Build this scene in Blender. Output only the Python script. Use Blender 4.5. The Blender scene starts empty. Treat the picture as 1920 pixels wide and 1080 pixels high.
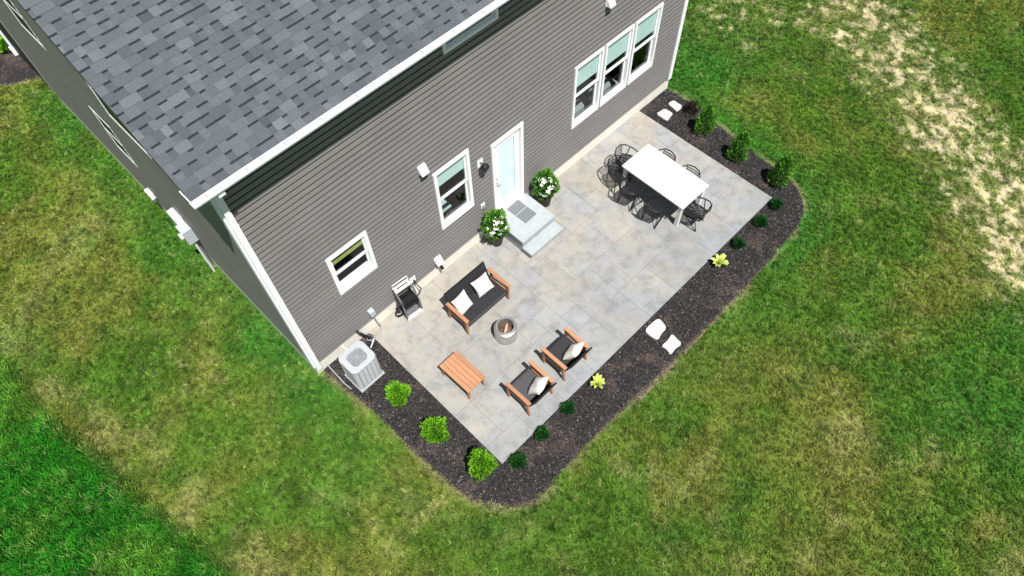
import bpy, math, random
import numpy as np
from mathutils import Vector, Matrix, Euler
R = math.radians
sc = bpy.context.scene
# ---------------------------------------------------------------- camera, light, exposure
cam_d = bpy.data.cameras.new('camera'); cam = bpy.data.objects.new('camera', cam_d)
sc.collection.objects.link(cam); sc.camera = cam
cam_d.sensor_fit = 'HORIZONTAL'; cam_d.sensor_width = 36.0
cam_d.lens = 36.0 * 1343.68 / 1920.0
cam_d.clip_start = 0.1; cam_d.clip_end = 2000
cm = Matrix(((0.70581564, 0.61415085, -0.35304817), (-0.70814038, 0.59831786, -0.37490391), (-0.01901253, 0.51462071, 0.85720712)))
cam.matrix_world = Matrix.Translation((-1.4018, -7.3833, 13.6227)) @ cm.to_4x4()

SUND = Vector((0.47, 1.80, -3.83)).normalized()      # the way the sunlight travels
world = bpy.data.worlds.new('World'); sc.world = world; world.use_nodes = True
wn = world.node_tree; wn.nodes.clear()
sky = wn.nodes.new('ShaderNodeTexSky'); sky.sky_type = 'NISHITA'; sky.sun_disc = False
sky.sun_elevation = math.asin(-SUND.z); sky.sun_rotation = math.atan2(-SUND.x, -SUND.y)
bg = wn.nodes.new('ShaderNodeBackground'); bg.inputs['Strength'].default_value = 0.05
wo = wn.nodes.new('ShaderNodeOutputWorld')
wn.links.new(sky.outputs[0], bg.inputs[0]); wn.links.new(bg.outputs[0], wo.inputs[0])
sun_d = bpy.data.lights.new('sun', 'SUN'); sun_d.energy = 5.0; sun_d.angle = R(0.5); sun_d.color = (1.0, 0.98, 0.945)
sun = bpy.data.objects.new('sun', sun_d); sc.collection.objects.link(sun)
sun.rotation_euler = SUND.to_track_quat('-Z', 'Y').to_euler(); sun.location = (-5, -20, 40)
sc.view_settings.view_transform = 'Standard'; sc.view_settings.look = 'None'
sc.view_settings.gamma = 1.0; sc.view_settings.exposure = 0.55; sc.view_settings.use_curve_mapping = False
sc.render.engine = 'CYCLES'
sc.cycles.max_bounces = 6; sc.cycles.diffuse_bounces = 3; sc.cycles.transparent_max_bounces = 8
sc.cycles.use_denoising = True

# ---------------------------------------------------------------- helpers
C = sc.collection
rnd = random.Random(7)

def link(o, parent=None):
    C.objects.link(o)
    if parent is not None: o.parent = parent
    return o

def tag(o, label=None, cat=None, group=None, kind=None):
    if label: o['label'] = label
    if cat: o['category'] = cat
    if group: o['group'] = group
    if kind: o['kind'] = kind
    return o

def thing(name, label, cat, loc=(0, 0, 0), rz=0.0, group=None):
    o = bpy.data.objects.new(name, None); o.empty_display_size = 0.1
    o.location = loc; o.rotation_euler = (0, 0, rz)
    link(o); return tag(o, label, cat, group)

class MB:
    def __init__(s, f=None):
        s.v = []; s.f = []; s.m = []; s.t = []; s.fn = f; s.mi = 0; s.tone = 0.5; s.flip = False
        if f:
            o = Vector(f(0, 0, 0)); s.flip = (Vector(f(1, 0, 0)) - o).cross(Vector(f(0, 1, 0)) - o).dot(Vector(f(0, 0, 1)) - o) < 0
    def add(s, vs, fs):
        n = len(s.v)
        for p in vs: s.v.append(tuple(s.fn(*p)) if s.fn else tuple(p))
        for f in fs: s.f.append([n + i for i in (f[::-1] if s.flip else f)]); s.m.append(s.mi); s.t.append(s.tone)
        return s
    def box(s, x0, x1, y0, y1, z0, z1):
        return s.add([(x0, y0, z0), (x1, y0, z0), (x1, y1, z0), (x0, y1, z0), (x0, y0, z1), (x1, y0, z1), (x1, y1, z1), (x0, y1, z1)],
                     [(0, 3, 2, 1), (4, 5, 6, 7), (0, 1, 5, 4), (1, 2, 6, 5), (2, 3, 7, 6), (3, 0, 4, 7)])
    def bbox(s, x0, x1, y0, y1, z0, z1, b=.004):      # box with chamfered top edges
        return s.add([(x0, y0, z0), (x1, y0, z0), (x1, y1, z0), (x0, y1, z0), (x0, y0, z1 - b), (x1, y0, z1 - b), (x1, y1, z1 - b), (x0, y1, z1 - b),
                      (x0 + b, y0 + b, z1), (x1 - b, y0 + b, z1), (x1 - b, y1 - b, z1), (x0 + b, y1 - b, z1)],
                     [(0, 3, 2, 1), (8, 9, 10, 11), (0, 1, 5, 4), (1, 2, 6, 5), (2, 3, 7, 6), (3, 0, 4, 7), (4, 5, 9, 8), (5, 6, 10, 9), (6, 7, 11, 10), (7, 4, 8, 11)])
    def beam(s, a, b, w, h, up=(0, 0, 1), w2=None, h2=None):   # rectangular bar from a to b
        a = Vector(a); b = Vector(b); d = (b - a).normalized(); u = Vector(up)
        if abs(d.dot(u)) > .98: u = Vector((0, 1, 0))
        sx = d.cross(u).normalized(); uy = sx.cross(d).normalized()
        w2 = w if w2 is None else w2; h2 = h if h2 is None else h2; vs = []
        for p, ww, hh in ((a, w, h), (b, w2, h2)):
            for i, j in ((-1, -1), (1, -1), (1, 1), (-1, 1)): vs.append(p + sx * (i * ww / 2) + uy * (j * hh / 2))
        return s.add(vs, [(0, 1, 2, 3), (4, 7, 6, 5), (0, 4, 5, 1), (1, 5, 6, 2), (2, 6, 7, 3), (3, 7, 4, 0)])
    def tube(s, pts, r, n=6, closed=False):
        pts = [Vector(p) for p in pts]; N = len(pts); base = []; vs = []
        for i, p in enumerate(pts):
            d = (pts[(i + 1) % N] - pts[i - 1]) if closed else (pts[min(i + 1, N - 1)] - pts[max(i - 1, 0)])
            d.normalize(); u = Vector((0, 0, 1)) if abs(d.z) < .9 else Vector((0, 1, 0))
            a = d.cross(u).normalized(); b = a.cross(d).normalized(); rr = r[i] if isinstance(r, (list, tuple)) else r
            for k in range(n):
                t = 2 * math.pi * k / n; vs.append(p + (a * math.cos(t) + b * math.sin(t)) * rr)
        fs = []
        for i in range(N if closed else N - 1):
            j = (i + 1) % N
            for k in range(n): fs.append((i * n + k, j * n + k, j * n + (k + 1) % n, i * n + (k + 1) % n))
        if not closed: fs.append(tuple(range(n))[::-1]); fs.append(tuple((N - 1) * n + k for k in range(n)))
        return s.add(vs, fs)
    def lathe(s, prof, n=32, c=(0, 0), cap0=True, cap1=False):
        vs = []; fs = []
        for r, z in prof:
            for k in range(n):
                t = 2 * math.pi * k / n; vs.append((c[0] + r * math.cos(t), c[1] + r * math.sin(t), z))
        for i in range(len(prof) - 1):
            for k in range(n): fs.append((i * n + k, i * n + (k + 1) % n, (i + 1) * n + (k + 1) % n, (i + 1) * n + k))
        if cap0: fs.append(tuple(range(n))[::-1])
        if cap1: fs.append(tuple((len(prof) - 1) * n + k for k in range(n)))
        return s.add(vs, fs)
    def prism(s, poly, z0, z1):
        n = len(poly)
        return s.add([(x, y, z0) for x, y in poly] + [(x, y, z1) for x, y in poly],
                     [tuple(range(n))[::-1], tuple(range(n, 2 * n))] + [(i, (i + 1) % n, n + (i + 1) % n, n + i) for i in range(n)])
    def mesh(s, name, mats, smooth=False, tones=False):
        me = bpy.data.meshes.new(name); me.from_pydata(s.v, [], s.f)
        for m in (mats if isinstance(mats, (list, tuple)) else [mats]): me.materials.append(m)
        me.polygons.foreach_set('material_index', s.m)
        if smooth: me.polygons.foreach_set('use_smooth', [True] * len(s.f))
        if tones:
            a = me.attributes.new('tone', 'FLOAT', 'FACE'); a.data.foreach_set('value', s.t)
        me.update(); return me
    def build(s, name, mats, parent=None, smooth=False, tones=False, **k):
        o = bpy.data.objects.new(name, s.mesh(name, mats, smooth, tones)); link(o, parent)
        return tag(o, **k)

def smooth_by_angle(o, a=40):
    me = o.data
    me.polygons.foreach_set('use_smooth', [True] * len(me.polygons))
    try: me.set_sharp_from_angle(angle=R(a))
    except Exception: pass
    return o

def copy_thing(root, loc, rz, label=None, parent=None):
    r = root.copy(); C.objects.link(r); r.location = loc; r.rotation_euler = (0, 0, rz)
    if label: r['label'] = label
    for ch in list(root.children):
        c = ch.copy(); C.objects.link(c); c.parent = r
        for g in list(ch.children):
            d = g.copy(); C.objects.link(d); d.parent = c
    return r

# ---------------------------------------------------------------- materials
class NT:
    def __init__(s, name):
        s.mat = bpy.data.materials.new(name); s.mat.use_nodes = True; s.t = s.mat.node_tree; s.b = s.t.nodes['Principled BSDF']
        s.out = s.t.nodes['Material Output']
    def n(s, ty, **k):
        x = s.t.nodes.new(ty)
        for a, b in k.items():
            if a.startswith('i_'):
                key = a[2:].replace('_', ' ')
                x.inputs[key].default_value = b
            else: setattr(x, a, b)
        return x
    def l(s, a, b): s.t.links.new(a, b)
    def noise(s, vec, scale, detail=4, rough=.6, dist=0.):
        x = s.n('ShaderNodeTexNoise'); x.inputs['Scale'].default_value = scale; x.inputs['Detail'].default_value = detail
        x.inputs['Roughness'].default_value = rough; x.inputs['Distortion'].default_value = dist
        s.l(vec, x.inputs['Vector']); return x.outputs['Fac']
    def ramp(s, fac, stops):
        x = s.n('ShaderNodeValToRGB'); e = x.color_ramp.elements
        while len(e) < len(stops): e.new(.5)
        for i, (p, c) in enumerate(stops): e[i].position = p; e[i].color = (c[0], c[1], c[2], 1) if not isinstance(c, (int, float)) else (c, c, c, 1)
        s.l(fac, x.inputs[0]); return x.outputs[0]
    def mix(s, fac, a, b, mode='MIX'):
        x = s.n('ShaderNodeMix', data_type='RGBA', blend_type=mode)
        for val, i in ((fac, 0), (a, 6), (b, 7)):
            if hasattr(val, 'is_linked') or hasattr(val, 'node'): s.l(val, x.inputs[i])
            else: x.inputs[i].default_value = val if i == 0 else ((val[0], val[1], val[2], 1) if not isinstance(val, (int, float)) else (val, val, val, 1))
        return x.outputs[2]
    def math(s, op, a, b=0.):
        x = s.n('ShaderNodeMath', operation=op)
        for val, i in ((a, 0), (b, 1)):
            if hasattr(val, 'node'): s.l(val, x.inputs[i])
            else: x.inputs[i].default_value = val
        return x.outputs[0]
    def pos(s): return s.n('ShaderNodeNewGeometry').outputs['Position']
    def obj(s): return s.n('ShaderNodeTexCoord').outputs['Object']
    def rand(s): return s.n('ShaderNodeObjectInfo').outputs['Random']
    def bump(s, h, strength=.3, dist=.01):
        x = s.n('ShaderNodeBump'); x.inputs['Strength'].default_value = strength; x.inputs['Distance'].default_value = dist
        s.l(h, x.inputs['Height']); s.l(x.outputs[0], s.b.inputs['Normal'])
    def col(s, c): 
        if hasattr(c, 'node'): s.l(c, s.b.inputs['Base Color'])
        else: s.b.inputs['Base Color'].default_value = (c[0], c[1], c[2], 1)
    def rough(s, r, spec=.4, metal=0.):
        if hasattr(r, 'node'): s.l(r, s.b.inputs['Roughness'])
        else: s.b.inputs['Roughness'].default_value = r
        s.b.inputs['Specular IOR Level'].default_value = spec; s.b.inputs['Metallic'].default_value = metal

def varied(name, base, amt=.12, scale=6., rough=.6, bump=0., bscale=60., spec=.35, metal=0., rnd_amt=0., local=False):
    m = NT(name); p = m.obj() if local else m.pos()
    f = m.noise(p, scale, 5)
    c = m.mix(1.0, base, m.ramp(f, [(.25, 1 - amt), (.75, 1 + amt)]), 'MULTIPLY')
    if rnd_amt: c = m.mix(1.0, c, m.ramp(m.rand(), [(0, 1 - rnd_amt), (1, 1 + rnd_amt)]), 'MULTIPLY')
    m.col(c); m.rough(rough, spec, metal)
    if bump: m.bump(m.noise(p, bscale, 4), bump, .01)
    return m.mat

M = {}
M['white'] = varied('white_vinyl', (.86, .86, .855), .04, 3, .5)
M['white_gutter'] = varied('white_gutter_paint', (.78, .79, .80), .06, 5, .4)
M['concrete'] = varied('foundation_concrete', (.72, .69, .60), .10, 5, .9, .3, 40)
M['step'] = varied('precast_step_concrete', (.34, .365, .37), .09, 7, .85, .25, 80)
M['black_metal'] = varied('black_powder_coat', (.012, .012, .014), .2, 10, .45)
M['black_plastic'] = varied('black_plastic', (.012, .012, .013), .2, 8, .5)
M['grey_plastic'] = varied('grey_plastic', (.33, .33, .33), .08, 8, .5)
M['reel_frame'] = varied('reel_frame_plastic', (.13, .13, .135), .1, 8, .45)
M['pale_plastic'] = varied('pale_plastic', (.62, .61, .58), .08, 8, .5)
M['cord'] = varied('dark_woven_cord', (.038, .038, .042), .25, 30, .55, .4, 300)
M['cord_pale'] = varied('grey_woven_cord', (.14, .135, .14), .2, 30, .6, .4, 300)
M['cushion'] = varied('cream_cushion_cloth', (.68, .63, .57), .06, 14, .95, .4, 240)
M['table'] = varied('white_table_paint', (.70, .69, .66), .05, 4, .5)
M['dark_room'] = varied('interior_wall_paint', (.06, .06, .062), .05, 2, .9)
M['room_floor'] = varied('interior_floor_boards', (.03, .028, .027), .2, 3, .5)
M['sofa_grey'] = varied('interior_upholstery', (.28, .28, .29), .1, 5, .9)
M['blind'] = varied('roller_blind_cloth', (.66, .76, .73), .03, 5, .8)
M['yellow'] = varied('pale_yellow_laminate', (.42, .42, .12), .12, 10, .7)
M['trim_dark'] = varied('rake_trim', (.05, .052, .05), .1, 3, .6)
M['meter_grey'] = varied('meter_grey_paint', (.42, .46, .48), .05, 5, .5)
M['brown_pot'] = varied('dark_resin_pot', (.035, .022, .016), .2, 8, .5)
M['soil'] = varied('potting_soil', (.03, .02, .012), .3, 40, 1)
M['ac'] = varied('ac_grey_paint', (.50, .52, .53), .05, 8, .5)
M['ac_lid'] = varied('ac_lid_paint', (.37, .385, .39), .06, 8, .55)
M['ac_dark'] = varied('ac_louvre_shade', (.16, .17, .18), .1, 8, .6)
M['mat'] = varied('doormat_fibre', (.15, .16, .17), .15, 60, .95, .4, 300)
M['paver'] = varied('pale_paver_stone', (.54, .525, .49), .13, 9, .85, .3, 60)
M['bark'] = varied('shrub_bark', (.08, .05, .03), .25, 20, .9)
M['petal'] = varied('white_petal', (.78, .78, .72), .05, 20, .7)
M['ash'] = varied('ash', (.13, .075, .05), .35, 25, 1, .5, 90)
M['log'] = varied('charred_log', (.12, .05, .025), .4, 18, .9, .5, 60)
M['log_pale'] = varied('split_log_face', (.45, .33, .26), .2, 18, .9)

def mk_siding():
    m = NT('vinyl_siding'); p = m.pos()
    f = m.noise(p, 1.2, 4); g = m.noise(p, 90, 3, .7)
    c = m.mix(1., (.215, .203, .196), m.ramp(f, [(.3, .93), (.7, 1.07)]), 'MULTIPLY')
    c = m.mix(1., c, m.ramp(g, [(.3, .90), (.7, 1.1)]), 'MULTIPLY')
    c = m.mix(1., c, m.ramp(m.rand(), [(0, .96), (1, 1.04)]), 'MULTIPLY')
    m.col(c); m.rough(.6, .3); m.bump(m.noise(p, 140, 3), .15, .004); return m.mat
M['siding'] = mk_siding()
M['lap_shadow'] = varied('siding_lap_shadow', (.012, .011, .011), .1, 6, .8)  # shadow line under each lap, put into the colour as near-black

def mk_wood(name, base):
    m = NT(name); p = m.obj(); mp = m.n('ShaderNodeMapping'); mp.inputs['Scale'].default_value = (22, 2.0, 22); m.l(p, mp.inputs[0])
    f = m.noise(mp.outputs[0], 1.6, 6, .65, .6)
    c = m.mix(1., base, m.ramp(f, [(.3, .78), (.5, 1.), (.75, 1.14)]), 'MULTIPLY')
    c = m.mix(1., c, m.ramp(m.rand(), [(0, .88), (1, 1.1)]), 'MULTIPLY')
    m.col(c); m.rough(.55, .35); m.bump(f, .15, .004); return m.mat
M['wood'] = mk_wood('oiled_eucalyptus', (.41, .200, .105))

def mk_shingle():
    m = NT('asphalt_shingle'); p = m.pos()
    a = m.n('ShaderNodeAttribute', attribute_name='tone'); g = m.noise(p, 160, 2, .8); h = m.noise(p, 26, 3)
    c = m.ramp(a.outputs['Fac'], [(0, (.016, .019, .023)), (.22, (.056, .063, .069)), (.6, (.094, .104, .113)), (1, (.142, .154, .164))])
    c = m.mix(1., c, m.ramp(g, [(.3, .72), (.7, 1.28)]), 'MULTIPLY'); c = m.mix(1., c, m.ramp(h, [(.3, .92), (.7, 1.08)]), 'MULTIPLY')
    m.col(c); m.rough(.95, .15); m.bump(g, .4, .004); return m.mat
M['shingle'] = mk_shingle()

def mk_patio(name, per_obj=True):
    m = NT(name); p = m.pos()
    big = m.noise(p, .8, 7, .66, .15); med = m.noise(p, 3.4, 8, .72, .35); fine = m.noise(p, 38, 4, .7); gr = m.noise(p, .6, 5, .6, .1)
    wsep = m.n('ShaderNodeSeparateXYZ'); m.l(p, wsep.inputs[0])
    c = m.ramp(big, [(.30, (.200, .208, .216)), (.46, (.248, .252, .248)), (.56, (.272, .267, .246)), (.70, (.322, .302, .262))])
    c = m.mix(m.ramp(gr, [(.45, 0), (.66, .75)]), c, (.265, .275, .295))
    sepY = m.math('MULTIPLY', wsep.outputs['Y'], .28)
    warm = m.math('MULTIPLY', m.math('ADD', 1.15, sepY), m.ramp(m.noise(p, 1.1, 6, .65, .2), [(.38, 0), (.60, .8)]))
    c = m.mix(warm, c, (.325, .292, .240))
    c = m.mix(1., c, m.ramp(med, [(.30, .70), (.5, 1.), (.72, 1.15)]), 'MULTIPLY')
    c = m.mix(1., c, m.ramp(fine, [(.3, .93), (.7, 1.06)]), 'MULTIPLY')
    if per_obj: c = m.mix(1., c, m.ramp(m.rand(), [(0, .94), (1, 1.06)]), 'MULTIPLY')
    m.col(c); m.rough(.8, .25); m.bump(med, .45, .012); return m.mat
M['slab'] = mk_patio('stamped_concrete')
M['slab_base'] = varied('stamped_concrete_joint', (.205, .20, .188), .12, 4, .9, .3, 40)

def mk_glass():
    m = NT('window_glass'); t = m.t; t.nodes.remove(m.b)
    tr = m.n('ShaderNodeBsdfTransparent'); tr.inputs[0].default_value = (.90, .95, .94, 1)
    gl = m.n('ShaderNodeBsdfGlossy'); gl.inputs['Roughness'].default_value = .02
    fr = m.n('ShaderNodeFresnel'); fr.inputs[0].default_value = 1.5
    mx = m.n('ShaderNodeMixShader'); ng = m.n('ShaderNodeNewGeometry'); f2 = m.math('MULTIPLY', m.math('MULTIPLY', fr.outputs[0], .8), m.math('SUBTRACT', 1., ng.outputs['Backfacing']))
    m.l(f2, mx.inputs[0]); m.l(tr.outputs[0], mx.inputs[1]); m.l(gl.outputs[0], mx.inputs[2]); m.l(mx.outputs[0], m.out.inputs[0]); return m.mat
M['glass'] = mk_glass()
M['dark_glass'] = varied('dark_side_glass', (.012, .014, .014), .1, 3, .35, spec=.15)
M['door_glass'] = varied('frosted_door_glass', (.66, .80, .82), .03, 3, .12, spec=.6)

def mk_steel():
    m = NT('brushed_stainless'); p = m.obj(); mp = m.n('ShaderNodeMapping'); mp.inputs['Scale'].default_value = (3, 3, 120); m.l(p, mp.inputs[0])
    m.col(m.ramp(m.noise(mp.outputs[0], 3, 3), [(.3, (.50, .49, .47)), (.7, (.66, .65, .63))])); m.rough(.34, .5, .85); return m.mat
M['steel'] = mk_steel()

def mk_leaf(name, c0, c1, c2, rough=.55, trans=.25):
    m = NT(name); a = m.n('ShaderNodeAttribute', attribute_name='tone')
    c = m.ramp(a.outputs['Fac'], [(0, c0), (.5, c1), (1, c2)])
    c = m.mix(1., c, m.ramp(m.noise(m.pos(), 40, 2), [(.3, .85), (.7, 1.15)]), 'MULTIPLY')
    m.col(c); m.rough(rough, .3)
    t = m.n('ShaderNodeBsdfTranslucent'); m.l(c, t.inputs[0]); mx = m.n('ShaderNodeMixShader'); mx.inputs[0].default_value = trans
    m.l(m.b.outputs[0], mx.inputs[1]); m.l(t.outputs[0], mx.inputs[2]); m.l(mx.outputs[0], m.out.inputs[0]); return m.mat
M['lime'] = mk_leaf('lime_foliage', (.045, .16, .006), (.13, .36, .012), (.30, .60, .03))
M['arb'] = mk_leaf('dark_evergreen_foliage', (.024, .10, .010), (.075, .24, .022), (.22, .48, .05))
M['box'] = mk_leaf('boxwood_foliage', (.006, .040, .006), (.012, .080, .012), (.03, .15, .02))
M['hosta'] = mk_leaf('hosta_foliage', (.30, .42, .04), (.50, .62, .09), (.70, .78, .22))
M['plum'] = mk_leaf('dark_plum_foliage', (.008, .006, .004), (.02, .010, .008), (.06, .035, .02))
M['bushy'] = mk_leaf('planter_foliage', (.02, .09, .008), (.07, .22, .02), (.18, .40, .05))

def mk_grass(name, inst):
    m = NT(name)
    a = m.n('ShaderNodeAttribute', attribute_name='gcol')
    if inst: a.attribute_type = 'INSTANCER'
    p = m.pos(); c = a.outputs['Color']
    n1 = m.noise(p, 9, 4, .7); n2 = m.noise(p, 45, 3, .7)
    c = m.mix(1., c, m.ramp(n1, [(.25, .72), (.5, 1.), (.75, 1.28)]), 'MULTIPLY')
    c = m.mix(1., c, m.ramp(n2, [(.28, .60), (.72, 1.4)]), 'MULTIPLY')
    if inst:
        r = m.rand(); c = m.mix(1., c, m.ramp(r, [(0, .38), (.5, .95), (1, 1.75)]), 'MULTIPLY')
        c = m.mix(m.ramp(r, [(.90, 0), (.97, .45)]), c, (.42, .36, .16))
    else: c = m.mix(1., c, (.62, .60, .62), 'MULTIPLY'); m.bump(m.noise(p, 30, 5, .7), .6, .03)
    m.col(c); m.rough(.8, .15)
    if inst:
        t = m.n('ShaderNodeBsdfTranslucent'); m.l(c, t.inputs[0]); mx = m.n('ShaderNodeMixShader'); mx.inputs[0].default_value = .25
        m.l(m.b.outputs[0], mx.inputs[1]); m.l(t.outputs[0], mx.inputs[2]); m.l(mx.outputs[0], m.out.inputs[0])
    return m.mat
M['grass'] = mk_grass('grass_blades', True); M['ground'] = mk_grass('turf_soil', False)

def mk_mulch():
    m = NT('mulch_soil'); p = m.pos(); a = m.noise(p, 55, 5, .8); b = m.noise(p, 1.5, 4, .6, .5); d = m.noise(p, 12, 4, .7)
    c = m.ramp(a, [(.3, (.012, .010, .010)), (.55, (.05, .044, .044)), (.75, (.14, .13, .13))])
    c = m.mix(m.ramp(b, [(.52, 0), (.70, .75)]), c, m.ramp(d, [(.3, (.07, .048, .038)), (.7, (.23, .17, .14))]))
    e = m.n('ShaderNodeAttribute', attribute_name='edge')
    c = m.mix(e.outputs['Fac'], c, m.ramp(d, [(.3, (.10, .075, .045)), (.7, (.34, .27, .18))]))
    m.col(c); m.rough(1, .1); m.bump(a, 1., .03); return m.mat
M['mulch'] = mk_mulch()
def mk_chip():
    m = NT('bark_chips'); c = m.ramp(m.rand(), [(0, (.007, .007, .008)), (.5, (.022, .020, .021)), (.8, (.050, .047, .048)), (.96, (.09, .08, .075)), (1, (.24, .22, .20))])
    b = m.noise(m.pos(), 1.5, 4, .6, .5)
    c = m.mix(m.ramp(b, [(.54, 0), (.72, .45)]), c, m.ramp(m.rand(), [(0, (.03, .022, .018)), (1, (.20, .15, .12))]))
    m.col(c); m.rough(.95, .15); return m.mat
M['chip'] = mk_chip()

# ---------------------------------------------------------------- numpy noise
def vnoise(x, y, s, seed):
    x = x * s + 1000.3; y = y * s + 1000.7; xi = np.floor(x).astype(np.int64); yi = np.floor(y).astype(np.int64)
    fx = x - xi; fy = y - yi; fx = fx * fx * (3 - 2 * fx); fy = fy * fy * (3 - 2 * fy)
    def h(a, b):
        n = (a * 374761393 + b * 668265263 + seed * 982451653) & 0x7fffffff
        n = ((n ^ (n >> 13)) * 1274126177) & 0x7fffffff
        return ((n ^ (n >> 16)) & 0xffff) / 65535.
    return (h(xi, yi) * (1 - fx) + h(xi + 1, yi) * fx) * (1 - fy) + (h(xi, yi + 1) * (1 - fx) + h(xi + 1, yi + 1) * fx) * fy
def fbm(x, y, s, seed, o=4, g=.55):
    t = 0; a = 1; n = 0
    for i in range(o): t = t + a * vnoise(x + .37 * i, y - .21 * i, s * 2 ** i, seed + i * 17); n += a; a *= g
    return t / n
def sst(a, b, x): t = np.clip((x - a) / (b - a), 0, 1); return t * t * (3 - 2 * t)
def polydist(px, py, poly):      # signed distance, negative inside
    d = np.full(px.shape, 1e9); ins = np.zeros(px.shape, bool); n = len(poly)
    for i in range(n):
        ax, ay = poly[i]; bx, by = poly[(i + 1) % n]; ex, ey = bx - ax, by - ay
        t = np.clip(((px - ax) * ex + (py - ay) * ey) / (ex * ex + ey * ey + 1e-12), 0, 1)
        d = np.minimum(d, np.hypot(px - ax - t * ex, py - ay - t * ey))
        c = ((ay > py) != (by > py)) & (px < (bx - ax) * (py - ay) / ((by - ay) if by != ay else 1e-12) + ax); ins ^= c
    return np.where(ins, -d, d)
def segdist(px, py, pts):
    d = np.full(px.shape, 1e9)
    for (ax, ay), (bx, by) in zip(pts[:-1], pts[1:]):
        ex, ey = bx - ax, by - ay; t = np.clip(((px - ax) * ex + (py - ay) * ey) / (ex * ex + ey * ey), 0, 1)
        d = np.minimum(d, np.hypot(px - ax - t * ex, py - ay - t * ey))
    return d
def smooth_poly(p, it=2):
    for _ in range(it):
        q = []
        for i in range(len(p)):
            a = p[i]; b = p[(i + 1) % len(p)]
            q += [(a[0] * .75 + b[0] * .25, a[1] * .75 + b[1] * .25), (a[0] * .25 + b[0] * .75, a[1] * .25 + b[1] * .75)]
        p = q
    return p

# key dimensions (metres); the rear wall stands on y = 0, the patio lies at z = 0
HX0, HX1, HY1, ZB, ZE = -.065, 11.47, 11.3, .358, 6.30
PX0, PX1, PY0 = 1.27, 10.31, -4.09
BED = smooth_poly([(-.02, .25), (-.0, .0), (.08, -.55), (.17, -1.4), (.20, -2.4), (.23, -3.2), (.30, -3.95), (.48, -4.42), (.80, -4.82), (1.15, -5.05), (1.6, -5.07), (2.5, -5.02),
                   (3.6, -5.04), (5.2, -5.12), (6.7, -5.10), (8.2, -5.12), (9.5, -5.10), (10.35, -5.0), (10.9, -4.6), (11.17, -4.0), (11.25, -3.1),
                   (11.3, -2.3), (11.42, -1.6), (11.55, -.8), (11.52, -.3), (11.5, .3)], 1)
BED2 = smooth_poly([(-.9, 12.95), (.2, 12.55), (3, 12.6), (3, 19), (-1.6, 19), (-1.5, 14)], 1)
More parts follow.
